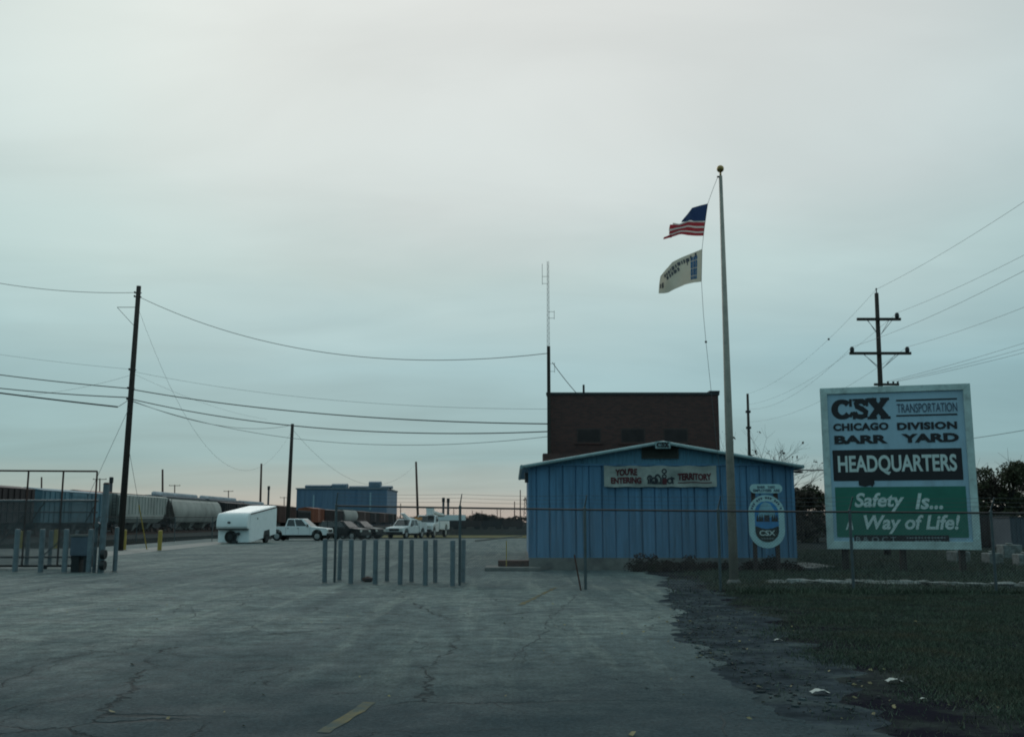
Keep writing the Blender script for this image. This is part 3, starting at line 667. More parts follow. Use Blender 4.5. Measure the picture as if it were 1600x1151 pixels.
# oval emblem sign on two posts in front of the shed
YO = 33.3
o0, o1 = at(1171.6, 856, YO), at(1224.5, 773, YO)
ow, oh = o1.x - o0.x, o1.z - o0.z
oval = thing('oval_emblem_sign', 'pale oval railroad emblem sign on two brown posts beside the flagpole', 'sign', ((o0.x + o1.x) / 2, YO, 0))
OP = Plane((o0.x, YO, o0.z), (ow, 0, 0), (0, 0, oh)); aspO = ow / oh
m_oring = pm('emblem_pale', (.40, .60, .62), .5, 0, var=.1, scale=3)
m_oblue = pm('emblem_blue', (.04, .22, .48), .5, 0, var=.15, scale=4)
m_ocloud = pm('emblem_cloud', (.22, .40, .48), .5, 0, var=.2, scale=4)
m_odark = pm('emblem_dark', (.016, .022, .02), .5, 0, var=.2)
m_obrown = pm('brown_post', (.045, .028, .025), .85, 0, var=.25, scale=5)
def capsule(k, n=40):
    """stadium outline shrunk by k (metres)"""
    R = ow / 2 - k; out_ = []
    hc = oh - ow
    for i in range(n):
        a = 2 * PI * i / n; cx_, cz_ = R * math.cos(a), R * math.sin(a)
        out_.append((.5 + cx_ / ow, (ow / 2 + cz_ + (hc if math.sin(a) > 0 else 0)) / oh))
    return out_
m = MB(); OP.shape(m, capsule(0), -.05, 0); m.build('board', m_oring, oval)
inner = capsule(.20)
vm_ = lambda lo, hi: [(a, min(max(b, lo), hi)) for a, b in inner]
m = MB(); OP.shape(m, inner, .002, .008); m.build('sky_field', m_oblue, oval)
m = MB(); OP.shape(m, [(a, b) for a, b in inner if b <= .46] + [(.80, .40), (.62, .36), (.5, .35), (.38, .36), (.20, .40)] if False else [(.175, .42), (.175, .30)] + [(a, b) for a, b in inner if b < .30 and math.atan2(b - .25, a - .5) < 0][:] + [(.825, .30), (.825, .42), (.66, .375), (.5, .36), (.34, .375)], .010, .014); m.build('dark_field', m_odark, oval)
m = MB(); OP.shape(m, [(.26, .58), (.74, .58), (.73, .70), (.66, .78), (.60, .84), (.46, .87), (.36, .83), (.30, .74)], .010, .014); m.build('cloud', m_ocloud, oval)
m = MB()
for x_ in (.24, .31, .37, .66, .72, .78): OP.shape(m, [(x_ - .035, .50), (x_ + .035, .50), (x_ + .02, .585), (x_, .64), (x_ - .02, .585)], .016, .019)
tag(m.build('pine_trees', m_odark, oval), kind='stuff')
m = MB(); OP.shape(m, [(.42, .50), (.58, .50), (.57, .62), (.43, .62)], .0165, .0185); m.build('gorge', m_bdk, oval)
text(oval, 'lettering', 'CSX', OP.mapper(.28, .235, .72, .335, .016, .022), m_swhite, .02)
m = MB()
for i in range(17):
    if i % 4 == 3: continue
    a0 = math.radians(165 - i * 9); a1 = a0 - math.radians(6)
    R0, R1 = ow / 2 - .055, ow / 2 - .125; hz = oh - ow / 2
    q = [(.5 + R * math.cos(a) / ow, (hz + R * math.sin(a)) / oh) for R, a in ((R0, a0), (R0, a1), (R1, a1), (R1, a0))]
    OP.shape(m, q[::-1], .002, .006)
tag(m.build('arc_lettering', m_sthin, oval), kind='stuff')
m = MB(); 
for i in range(5): OP.rect(m, .33 + i * .07, .17, .385 + i * .07, .19, .015, .018)
tag(m.build('small_print', m_sgrey, oval), kind='stuff')
t0, t1 = at(1172, 770, YO), at(1222, 756, YO)
TP = Plane((t0.x, YO, t0.z), (t1.x - t0.x, 0, 0), (0, 0, t1.z - t0.z)); hw_ = (t1.z - t0.z) / (t1.x - t0.x) / 2
m = MB(); TP.shape(m, [(hw_ + hw_ * math.cos(a), .5 + .5 * math.sin(a)) for a in np.linspace(PI / 2, 3 * PI / 2, 9)] + [(1 - hw_ + hw_ * math.cos(a), .5 + .5 * math.sin(a)) for a in np.linspace(-PI / 2, PI / 2, 9)], -.03, .0); m.build('top_board', m_oring, oval)
text(oval, 'lettering', 'BARR', TP.mapper(.23, .53, .47, .82, .003, .008), m_sthin, .03)
text(oval, 'lettering', 'YARD', TP.mapper(.54, .53, .78, .82, .003, .008), m_sthin, .03)
text(oval, 'lettering', 'EMPLOYEES', TP.mapper(.1, .14, .66, .44, .003, .008), m_sthin, .03)
text(oval, 'lettering', 'ARE', TP.mapper(.72, .14, .92, .44, .003, .008), m_sthin, .03)
for u in (.17, .80):
    m = MB(); x_ = o0.x + ow * u; m.box2((x_ - .06, YO + .06, -.1), (x_ + .06, YO + .17, t0.z + .1)); m.build('post', m_obrown, oval)

# ------------------------------------------------------------------ flagpole and flags
pb = gnd(1147, 912); YP = pb.y
ptop = at(1125.5, 275, YP)
fp = thing('flagpole', 'tall tapered grey flagpole with gilt ball beside the blue shed', 'flagpole', pb)
m_pole = pm('flagpole_metal', (.32, .295, .25), .5, .15, var=.15, scale=2, col2=(.15, .15, .14))
m = MB(); m.tube([pb, pb.lerp(Vector((pb.x, YP, ptop.z)), .4), Vector((pb.x, YP, ptop.z))], [.125, .105, .05], 16); m.build('pole', m_pole, fp, smooth=True)
m = MB(); m.tube([pb, pb + Vector((0, 0, .05)), pb + Vector((0, 0, .12))], [.2, .19, .14], 16); m.build('base_collar', m_conc, fp)
m_gilt = pm('gilt_ball', (.33, .22, .08), .35, .6, var=.2, scale=8)
m = MB(); m.sphere((pb.x, YP, at(1125, 264, YP).z), .105); m.cyl((pb.x, YP, ptop.z), (pb.x, YP, ptop.z + .1), .03); m.build('ball', m_gilt, fp, smooth=True)
m = MB(); m.cyl((pb.x, YP, ptop.z - .03), (pb.x - .1, YP - .02, ptop.z - .03), .025); m.build('pulley_truck', m_dark, fp)
hy = YP - .02
hal = [(pb.x - .09, hy, ptop.z - .05)] + [at(x, y, hy) for x, y in ((1113, 298), (1106, 318), (1102, 345), (1099, 370), (1097, 389), (1096, 440), (1099, 490), (1103, 534), (1110, 600), (1118, 680), (1128, 770))] + [(pb.x - .12, hy, 1.3)]
m = MB(); m.tube(hal, .006, 5); m.build('halyard', m_wire, fp)
m = MB(); c = at(1103, 534, hy); m.sphere(c, .035, 8, 6); m.build('snap_hook', m_dark, fp)
def curve_pt(pts, t):
    n = len(pts) - 1; k = min(int(t * n), n - 1); f_ = t * n - k
    return pts[k][0] + (pts[k + 1][0] - pts[k][0]) * f_, pts[k][1] + (pts[k + 1][1] - pts[k][1]) * f_
def cloth(top, bot, nu, nv, amp, ph, y0=hy):
    def sf(u, v, w=0.):
        (xa, ya), (xb, yb) = curve_pt(top, u), curve_pt(bot, u)
        p = at(xb + (xa - xb) * v, yb + (ya - yb) * v, y0 - w)
        p.y += amp * u * math.sin(u * 7 + v * 2.2 + ph) + amp * .3 * u * math.sin(u * 17 - v * 4)
        return p
    return sf
def grid(sf, nu, nv, mi=lambda i, j: 0):
    m = MB(); m.v = [tuple(sf(i / nu, j / nv)) for j in range(nv + 1) for i in range(nu + 1)]
    for j in range(nv):
        for i in range(nu):
            m.f.append((j * (nu + 1) + i, j * (nu + 1) + i + 1, (j + 1) * (nu + 1) + i + 1, (j + 1) * (nu + 1) + i)); m.m.append(mi(i, j))
    return m
def cloth_mat(name, col):
    m = pm(name, col, .8, 0, var=.1, scale=3); b = m.node_tree.nodes['Principled BSDF']
    b.inputs['Transmission Weight'].default_value = 0; b.inputs['Subsurface Weight'].default_value = 0
    t = m.node_tree; tr = t.nodes.new('ShaderNodeBsdfTranslucent'); tr.inputs['Color'].default_value = (*[min(1, c * 1.1) for c in col], 1)
    mxx = t.nodes.new('ShaderNodeMixShader'); mxx.inputs[0].default_value = .35; o_ = t.nodes['Material Output']
    t.links.new(b.outputs[0], mxx.inputs[1]); t.links.new(tr.outputs[0], mxx.inputs[2]); t.links.new(mxx.outputs[0], o_.inputs[0])
    return m
m_fblue = cloth_mat('flag_blue', (.025, .05, .13)); m_fred = cloth_mat('flag_red', (.36, .035, .045)); m_fwhite = cloth_mat('flag_white', (.62, .58, .54))
m_cwhite = cloth_mat('white_flag_cloth', (.58, .54, .44)); m_cblue = cloth_mat('flag_bright_blue', (.06, .20, .42)); m_cdark = cloth_mat('flag_dark_print', (.15, .15, .17))
f0 = at(1102, 345, hy)
us = thing('national_flag', 'tattered red, white and blue national flag flying above the white flag', 'flag', f0)
su = cloth([(1106, 318), (1093, 321.5), (1081, 325.5), (1075, 333), (1066, 344)], [(1102.6, 345), (1093, 345), (1084, 345.5), (1075, 346), (1065, 347)], 16, 8, .10, 0)
grid(su, 20, 8).build('canton', m_fblue, us, smooth=True)
ss = cloth([(1102.6, 345), (1088, 345.3), (1075, 346), (1062, 348), (1048, 347)], [(1099, 368.5), (1085, 368), (1070, 366.8), (1058, 368.5), (1044, 371)], 30, 12, .13, 0)
bands = [(0, .20, 1), (.20, .30, 0), (.30, .53, 1), (.53, .65, 0), (.65, .90, 1), (.90, 1, 0)]
ends = [1.0, .97, .98, 1.0, 1.02, .93]
for (v0, v1, red), e in zip(bands, ends):
    sf = (lambda v0, v1, e: lambda u, v: ss(min(u * e, 1), v0 + (v1 - v0) * v))(v0, v1, e)
    grid(sf, 24, 2).build('stripe', m_fred if red else m_fwhite, us, smooth=True)
tl = cloth([(1050, 366), (1046, 367), (1042, 369), (1037, 371)], [(1050, 370.5), (1045, 371.5), (1041, 373), (1036, 374.5)], 8, 2, .1, 0); 
def tail(u, v):
    p = tl(u, v); e_ = ss(.9, .05); p.y = e_.y - .06 * u; return p
grid(tail, 6, 2).build('torn_strip', m_fred, us, smooth=True)
f1 = at(1096, 440, hy)
wf = thing('company_flag', 'off-white flag with a blue striped block flying below the national flag', 'flag', f1)
wfs = cloth([(1097, 389), (1085, 394.5), (1068, 401), (1051, 408.5), (1041, 420), (1031, 433)], [(1096, 440), (1085, 441), (1070, 445), (1058, 451), (1045, 456), (1030, 457)], 30, 10, .16, 1.0)
grid(wfs, 30, 12).build('cloth', m_cwhite, wf, smooth=True)
def fq(mb, u0, v0, u1, v1):
    for w in (.012, -.012): mb.poly([wfs(u0, v0, w), wfs(u1, v0, w), wfs(u1, v1, w), wfs(u0, v1, w)])
m = MB()
for j in range(6):
    for i in range(3): fq(m, .13 + i * .052, .12 + j * .125, .13 + i * .052 + .04, .12 + j * .125 + .10 + (.02 if j % 2 else 0))
tag(m.build('blue_block', m_cblue, wf), kind='stuff')
m = MB(); u = .20
for (x0, x1, v_) in [(.15, .19, .88), (.25, .28, .84), (.30, .36, .80), (.33, .345, .70), (.38, .41, .80), (.43, .45, .80), (.47, .52, .80), (.54, .56, .78), (.58, .63, .78), (.65, .67, .78), (.69, .74, .77), (.76, .80, .76), (.82, .86, .76), (.50, .53, .62), (.55, .60, .61), (.62, .66, .61), (.68, .72, .60), (.75, .80, .60)]:
    fq(m, x0, v_ - .05, x1, v_ + .05); fq(m, x0 + .01, v_ + .03, x1 + .008, v_ + .09)
fq(m, .88, .30, .92, .55); fq(m, .94, .32, .97, .55); tag(m.build('print', m_cdark, wf), kind='stuff')

# ------------------------------------------------------------------ fences
m_link = pm('chain_link_wire', (.10, .125, .135), .5, .3, var=.15)
def link_mesh(mb, A, B, zA0, zB0, zA1, zB1, sp=.075, r=.0024):
    """straight diagonal wires in two directions, slightly apart, clipped to the panel"""
    A = Vector((A[0], A[1], 0)); B = Vector((B[0], B[1], 0)); Ln = (B - A).length; d = (B - A) / Ln; nn = Vector((-d.y, d.x, 0))
    for sg, off in ((1, .004), (-1, -.004)):
        k = -3.6
        while k < Ln + 3.6:
            # along s: z' = sg*(s-k), z' in 0..hh
            pts = []
            s0, s1 = (k, k + 3.6) if sg > 0 else (k - 3.6, k)
            s0 = max(0, s0); s1 = min(Ln, s1)
            if s1 > s0:
                def P(s):
                    f_ = s / Ln; lo = zA0 + (zB0 - zA0) * f_; hi = zA1 + (zB1 - zA1) * f_
                    return lo + sg * (s - k), lo, hi
                # clip at the top rail
                z0_, lo0, hi0 = P(s0); z1_, lo1, hi1 = P(s1)
                if sg > 0 and z0_ < hi0:
                    if z1_ > hi1: s1 = s0 + (s1 - s0) * (hi0 - z0_) / ((z1_ - z0_) - (hi1 - hi0)); 
                    ok = True
                elif sg < 0 and z1_ < hi1:
                    if z0_ > hi0: s0 = s1 - (s1 - s0) * (hi1 - z1_) / ((z0_ - z1_) - (hi0 - hi1))
                    ok = True
                else: ok = False
                if ok and s1 - s0 > .01:
                    a = A + d * s0 + nn * off; b = A + d * s1 + nn * off; a.z = P(s0)[0]; b.z = P(s1)[0]
                    mb.tube([a, b], r, 3, cap=False)
            k += sp
def fence(name, label, posts, base_z, rail_z, arms=True, barbs=3, post_r=.036, mat=None, group=None, sp=.075, r=.0024, mesh=True, bottom=False):
    """posts: ground points; rail_z: rail height at each post"""
    mat = mat or m_galv
    t_ = thing(name, label, 'fence', posts[len(posts) // 2], group)
    for i, (p, z) in enumerate(zip(posts, rail_z)):
        m = MB(); m.cyl((p.x, p.y, -.05), (p.x, p.y, z + .02), post_r, n=10); m.sphere((p.x, p.y, z + .03), post_r * 1.1, 10, 6); po = m.build('post', mat, t_)
        if arms:
            m = MB(); m.tube([(p.x, p.y, z), (p.x, p.y - .02, z + .08), (p.x + .05, p.y - .12, z + .36)], [.022, .02, .014], 6); m.build('barb_arm', mat, po)
    m = MB(); m.tube([(p.x, p.y, z) for p, z in zip(posts, rail_z)], .024, 8); m.build('top_rail', m_railp, t_)
    if bottom:
        m = MB(); m.tube([(p.x, p.y, .12) for p in posts], .022, 8); m.build('bottom_rail', mat, t_)
    if mesh:
        m = MB()
        for (p, z), (q, w) in zip(list(zip(posts, rail_z))[:-1], list(zip(posts, rail_z))[1:]):
            link_mesh(m, p, q, .04, .04, z, w, sp, r)
        tag(m.build('chain_link_mesh', m_link, t_), kind='stuff')
    if arms:
        for b_ in range(barbs):
            f_ = (b_ + 1) / barbs; m = MB(); path = []
            for (p, z), (q, w) in zip(list(zip(posts, rail_z))[:-1], list(zip(posts, rail_z))[1:]):
                for k in range(8):
                    s = k / 8; path.append((p.x + (q.x - p.x) * s + .05 * f_, p.y + (q.y - p.y) * s - .02 - .1 * f_, z + (w - z) * s + .06 + .29 * f_ - .03 * math.sin(PI * s)))
            path.append((posts[-1].x + .05 * f_, posts[-1].y - .02 - .1 * f_, rail_z[-1] + .06 + .29 * f_))
            m.tube(path, .0035, 4); m.build('barbed_wire', m_wire, t_)
    return t_
fpx = [(522.5, 909.5, 790), (718, 914.5, 793), (915, 921, 796), (1126, 923, 798), (1334, 924, 799.5), (1557, 926, 801), (1800, 929, 803)]
FP = [gnd(a, b) for a, b, c in fpx]; FZ = [at(a, c, p.y).z for (a, b, c), p in zip(fpx, FP)]
fence('chain_link_fence', 'chain-link fence with barbed wire running from the bollards past the big sign', FP, 0, FZ)
# yard fence far behind, beside the freight cars
BP = [Vector((x, 78 - .05 * x, 0)) for x in (-42 + 3.2 * i for i in range(5))]
BP = [Vector((-34.5 + 3.0 * i, 84 + .6 * i, 0)) for i in range(5)]
fence('yard_fence', 'low chain-link fence between the gravel and the freight cars', BP, 0, [2.05] * 5, arms=False, sp=.15, r=.004)
# leaning stake by the fence
a, b = gnd(908, 922), None; m = MB(); m.cyl((a.x, a.y - .05, -.05), (a.x - .16, a.y - .05, at(898, 866, a.y).z), .022, n=6)
tag(m.build('leaning_stake', m_rust, origin=(a.x, a.y - .05, 0)), 'thin rusty stake leaning beside a fence post near the shed', 'stake')

# ------------------------------------------------------------------ bollards at the gate
def bollard_mesh(r, h, mat):
    m = MB(); m.tube([(0, 0, -.05), (0, 0, h - .03), (0, 0, h - .008), (0, 0, h)], [r, r, r * .9, r * .55], 14)
    return m
def bollard(px, py, ptop, r, mat, label, group, name='bollard', cap=True):
    p = gnd(px, py); h = at(px, ptop, p.y).z
    t_ = thing(name, label, 'bollard', p, group); t_.rotation_euler = (random.gauss(0, .008), random.gauss(0, .008), random.random() * 6)
    bollard_mesh(r, h, mat).build('post', mat, t_, local=True, smooth=False)
    m = MB(); m.tube([(0, 0, .0), (0, 0, .012), (0, 0, .03)], [r * 1.9, r * 1.7, r * 1.05], 12); m.build('footing', m_conc, t_, local=True)
    return t_
ORD = ('first', 'second', 'third', 'fourth', 'fifth', 'sixth', 'seventh', 'eighth')
for k_, (px, py) in enumerate(((507, 911), (548, 913), (586, 914), (625, 914.5), (664.5, 916), (707, 917))): bollard(px, py, 841 + (px - 507) * .012, .066, m_bollard, ORD[k_] + ' grey bollard of the front row counted from the vehicle opening', 'front bollards by the gate opening')
for k_, (px, py) in enumerate(((530, 907.5), (567, 908.5), (604.5, 909), (643, 910), (680, 911.5), (723.5, 911))): bollard(px, py, 842, .062, m_bollard, ORD[k_] + ' grey bollard of the back row counted from the vehicle opening', 'back bollards by the gate opening')
# left side: gate guide posts and bollards
for k_, (px, py) in enumerate(((138, 895), (100, 895), (63, 895), (23, 894))): bollard(px, py, 826, .085, m_bollard, ORD[k_] + ' grey bollard before the opened gate counted from the tall gate post', 'bollards before the open gate')
bollard(179, 893.5, 823, .075, m_bollard, 'grey steel bollard at the free end of the opened gate', None)
for k_, (px, py) in enumerate(((118, 885), (77, 885), (41, 885))): bollard(px, py, 828, .075, m_bollard, ORD[k_] + ' grey bollard behind the opened gate counted from the operator cabinet', 'bollards behind the open gate')
p = gnd(157, 894.5); z = at(158, 756, p.y).z
t_ = thing('gate_post', 'tall grey steel gate post with rollers beside the operator cabinet', 'post', p)
m = MB(); m.cyl((p.x, p.y, -.05), (p.x + .02, p.y, z), .105, .1, 14); m.build('post', m_bollard, t_)
m = MB(); m.cyl((p.x + .02, p.y, z), (p.x + .02, p.y, z + .05), .12, .07, 14); m.build('cap', m_rust, t_)
m = MB(); m.cyl((p.x - .26, p.y + .1, -.05), (p.x - .26, p.y + .1, z * .62), .06, n=12); m.build('guide_post', m_bollard, t_)
for zz_ in (.55, .2):
    m = MB(); m.cyl((p.x + .06, p.y - .16, zz_ + .05), (p.x + .2, p.y - .16, zz_ + .05), .15, n=14); m.build('roller', m_black, t_)
m = MB(); m.cyl((p.x - .18, p.y - .1, 1.55), (p.x - .18, p.y + .05, 1.55), .09, n=14); m.build('latch_wheel', m_galv, t_)
# the gate itself
YG = gnd(100, 889).y
gx = lambda px: at(px, 815, YG).x
gz = lambda py: at(80, py, YG).z
gate = thing('sliding_gate', 'tall rusty pipe-framed chain-link gate slid open to the left', 'gate', (gx(94), YG, 0))
XL = gx(-190); Z0, Z1, Z2, Z3 = .12, .42, gz(782), gz(736)
m = MB(); m.tube([(XL, YG, Z3 + .05), (gx(147), YG, Z3)], .032, 8); m.build('top_rail', m_rust, gate)
for px in (-175, -120, -70, -16, 39, 94, 147):
    m = MB(); m.cyl((gx(px), YG, Z0), (gx(px), YG, Z3), .034, n=8); m.build('upright', m_rust, gate)
for z_, r_ in ((Z2, .045), (Z1, .035), (Z0, .04), (gz(800), .02)):
    m = MB(); m.tube([(XL, YG + .03, z_), (gx(151), YG + .03, z_)], r_, 8); m.build('rail', m_dark if z_ != Z2 else m_galv, gate)
for a_, b_ in (((39, Z2 - 1.0), (68, Z2)), ((68, Z1), (103, Z1 + .75)), ((-16, Z1), (39, Z2 - .4)), ((120, Z2 - 1.3), (147, Z2 - .1))):
    m = MB(); m.cyl((gx(a_[0]), YG + .06, a_[1]), (gx(b_[0]), YG + .06, b_[1]), .025, n=6); m.build('brace', m_dark, gate)
m = MB(); link_mesh(m, (XL, YG - .03), (gx(147), YG - .03), .14, .14, Z2, Z2, .07, .009); tag(m.build('chain_link_mesh', m_link, gate), kind='stuff')
for k in range(4):
    px = (-120, -16, 76, 140)[k]; m = MB(); m.cyl((gx(px), YG - .03, .06), (gx(px), YG + .03, .06), .06, n=12); m.build('wheel', m_black, gate)
# gate operator cabinet
c0, c1 = gnd(107, 894), gnd(136, 894); za_, zb_ = at(120, 868, c0.y).z, at(120, 838, c0.y).z
cab = thing('gate_operator', 'grey metal gate operator cabinet on dark legs beside the gate post', 'cabinet', ((c0.x + c1.x) / 2, c0.y + .25, 0))
m = MB(); m.box2((c0.x, c0.y, za_), (c1.x, c0.y + .5, zb_)); m.build('cabinet', pm('cabinet_grey', (.10, .13, .165), .5, 0, var=.15), cab, bevel=.015)
m = MB(); m.box2((c0.x - .03, c0.y - .03, zb_ + .002), (c1.x + .03, c0.y + .53, zb_ + .07)); m.build('lid', m_conc, cab)
for ox, wd in ((.04, .26), (c1.x - c0.x - .16, .12)):
    m = MB(); m.box2((c0.x + ox, c0.y + .05, 0), (c0.x + ox + wd, c0.y + .42, za_)); m.build('leg', m_dark, cab)
m = MB(); m.box2((c0.x + .0, c0.y + .1, za_ - .12), (c1.x, c0.y + .4, za_ - .002)); m.build('motor_housing', m_black, cab)
# yellow bollards farther back
for px, py, pt, lab in ((86, 857, 827, 'yellow bollard seen through the open gate, closer to the operator cabinet'), (32, 857, 829, 'yellow bollard seen through the open gate, farther from the operator cabinet'), (249, 860, 828, 'yellow bollard standing alone beside the yellow guy-wire guard'), (193.5, 859, 827, 'yellow bollard close against the tall utility pole')):
    bollard(px, py, pt, .12, m_yellow, lab, 'yellow bollards seen through the gate' if 'through' in lab else None)

# kerbed island beside the shed, with a thin yellow post
a, b = gnd(757, 892), gnd(828, 894)
isl = thing('kerb_island', 'low concrete kerb island at the left corner of the shed', 'kerb', ((a.x + b.x) / 2, a.y, 0))
m = MB(); m.box2((a.x, a.y, 0), (b.x + .4, a.y + 1.6, .13)); m.build('kerb', m_conc, isl, bevel=.03)
m = MB(); m.box2((a.x + .45, a.y + .7, .13), (b.x + .3, a.y + 1.45, .33)); m.build('timber', m_rust, isl, bevel=.02)
c = gnd(792, 884); m = MB(); m.cyl((c.x, a.y + .5, .10), (c.x, a.y + .5, at(792, 842, c.y).z), .016, n=8); tag(m.build('marker_post', m_yellow, origin=(c.x, a.y + .5, .1)), 'thin faded yellow marker post on the kerb island', 'post')

# ------------------------------------------------------------------ utility poles
def simple_pole(name, label, base, top, r0, r1, mat, cat='utility pole', group=None):
    t_ = thing(name, label, cat, base, group); m = MB(); m.tube([base - Vector((0, 0, .1)), base.lerp(top, .5), top], [r0, (r0 + r1) / 2, r1], 12); m.build('post', mat, t_, smooth=True)
    return t_
p1b = gnd(187, 860); Y1 = p1b.y; p1t = at(217, 447, Y1); p1b = Vector((p1b.x, Y1, 0))
pole1 = simple_pole('utility_pole', 'tall dark wooden utility pole beside the yellow bollards', p1b, p1t, .20, .135, m_wood)
def on1(py):    # point on the leaning pole at picture height py
    z = at(200, py, Y1).z; f_ = z / p1t.z; return p1b.lerp(p1t, f_)
br0, br1, br2 = at(183, 480, Y1), on1(480), on1(512)
m = MB(); m.cyl(br0, br1, .018, n=6); m.cyl(br0, br2, .014, n=6); m.build('bracket', m_dark, pole1)
for py in (458, 464, 578, 607, 624):
    c = on1(py); m = MB(); m.cyl(c + Vector((-.22, -.05, 0)), c + Vector((.22, -.05, 0)), .03, n=8); m.sphere(c + Vector((-.2, -.05, .05)), .06, 8, 6); m.build('insulator', m_dark, pole1)
# yellow guard on the guy wire
g0 = gnd(229.5, 858); g1 = at(218, 794, Y1 + 1.0)
gy = on1(690)
gt = thing('guy_wire', 'guy wire with yellow plastic guard anchored right of the tall pole', 'guy wire', g0)
m = MB(); m.cyl(g0, g0.lerp(gy, .42), .035, n=8); m.build('yellow_guard', m_yellow, gt)
m = MB(); m.cyl(g0, gy, .012, n=5); m.build('wire', m_wire, gt)
g0 = gnd(96, 866); gy = on1(633); gt = thing('guy_wire', 'plain guy wire slanting down to the left of the tall pole', 'guy wire', g0); m = MB(); m.cyl(g0, gy, .012, n=5); m.build('wire', m_wire, gt)
Y2 = 95.; p2b = Vector((at(449, 815, Y2).x, Y2, 0)); p2t = at(457, 662, Y2)
pole2 = simple_pole('utility_pole', 'mid-distance dark utility pole rising behind the white pickup', p2b, p2t, .21, .15, m_wood)
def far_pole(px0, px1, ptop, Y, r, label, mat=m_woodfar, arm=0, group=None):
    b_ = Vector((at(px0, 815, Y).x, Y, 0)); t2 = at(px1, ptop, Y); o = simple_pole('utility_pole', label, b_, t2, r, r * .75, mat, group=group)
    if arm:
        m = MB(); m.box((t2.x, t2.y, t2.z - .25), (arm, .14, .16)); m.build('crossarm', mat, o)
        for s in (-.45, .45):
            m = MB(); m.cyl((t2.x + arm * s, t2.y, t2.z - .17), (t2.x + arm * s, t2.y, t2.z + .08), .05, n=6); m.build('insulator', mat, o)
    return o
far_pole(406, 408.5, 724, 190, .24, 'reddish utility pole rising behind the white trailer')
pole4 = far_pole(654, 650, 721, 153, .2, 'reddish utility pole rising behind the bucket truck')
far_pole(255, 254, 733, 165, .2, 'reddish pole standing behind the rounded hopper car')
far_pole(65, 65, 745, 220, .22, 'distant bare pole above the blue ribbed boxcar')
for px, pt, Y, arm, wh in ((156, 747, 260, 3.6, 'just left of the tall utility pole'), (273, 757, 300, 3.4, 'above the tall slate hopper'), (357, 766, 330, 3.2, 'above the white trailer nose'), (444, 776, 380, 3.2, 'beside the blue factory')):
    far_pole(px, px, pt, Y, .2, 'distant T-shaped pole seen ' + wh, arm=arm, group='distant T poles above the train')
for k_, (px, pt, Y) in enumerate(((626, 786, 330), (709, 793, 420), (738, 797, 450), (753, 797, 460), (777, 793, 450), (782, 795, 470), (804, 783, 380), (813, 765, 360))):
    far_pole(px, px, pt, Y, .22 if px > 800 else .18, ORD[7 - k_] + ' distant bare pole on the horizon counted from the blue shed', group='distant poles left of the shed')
# lattice tower on the horizon
Y = 430.; b_ = Vector((at(821, 815, Y).x, Y, 0)); zt = at(821, 776, Y).z; tw = thing('lattice_tower', 'distant thin lattice tower on the horizon left of the shed', 'tower', b_)
m = MB()
for sx in (-1, 1):
    for sy in (-1, 1): m.cyl((b_.x + sx * .9, Y + sy * .9, 0), (b_.x + sx * .3, Y + sy * .3, zt), .10, n=5)
for k in range(8):
    z0_, z1_ = zt * k / 8, zt * (k + 1) / 8; w0, w1 = .9 - .6 * k / 8, .9 - .6 * (k + 1) / 8
    m.cyl((b_.x - w0, Y - w0, z0_), (b_.x + w1, Y - w1, z1_), .07, n=4); m.cyl((b_.x + w0, Y - w0, z0_), (b_.x - w1, Y - w1, z1_), .07, n=4)
m.build('frame', m_woodfar, tw); m = MB(); m.box((b_.x, Y, zt - 1.2), (1.8, 1.2, .5)); m.build('platform', m_woodfar, tw)
# chimney stacks and columns far off
def stack(px, pt, Y, r, mat, label, flare=True, group=None):
    b_ = Vector((at(px, 815, Y).x, Y, 0)); zt = at(px, pt, Y).z; t_ = thing('exhaust_stack', label, 'chimney', b_, group)
    m = MB(); m.tube([b_, (b_.x, Y, zt - r * 3), (b_.x, Y, zt)], [r * 1.1, r, r * .95], 12); m.build('shaft', mat, t_)
    m = MB(); m.tube([(b_.x, Y, zt - r * 4), (b_.x, Y, zt - r * 3.4), (b_.x, Y, zt - r * .4), (b_.x, Y, zt)], [r * 1.05, r * 1.35, r * 1.35, r * 1.1], 12); m.build('crown', m_dark, t_)
m_stack = pm('stack_grey', (.10, .10, .11), .8, 0, var=.2)
stack(170, 745, 300, .45, m_stack, 'thin two-tone chimney just left of the tall utility pole')
stack(418, 759, 330, .32, m_stack, 'pale thin chimney between the trailer and the mid-distance pole')
for px, pt, lb in ((692.5, 777, 'nearer the bucket truck'), (700, 778, 'nearer the blue shed')): stack(px, pt, 400, .45, m_stack, 'dark chimney of a far pair, the one ' + lb, group='pair of dark chimneys')

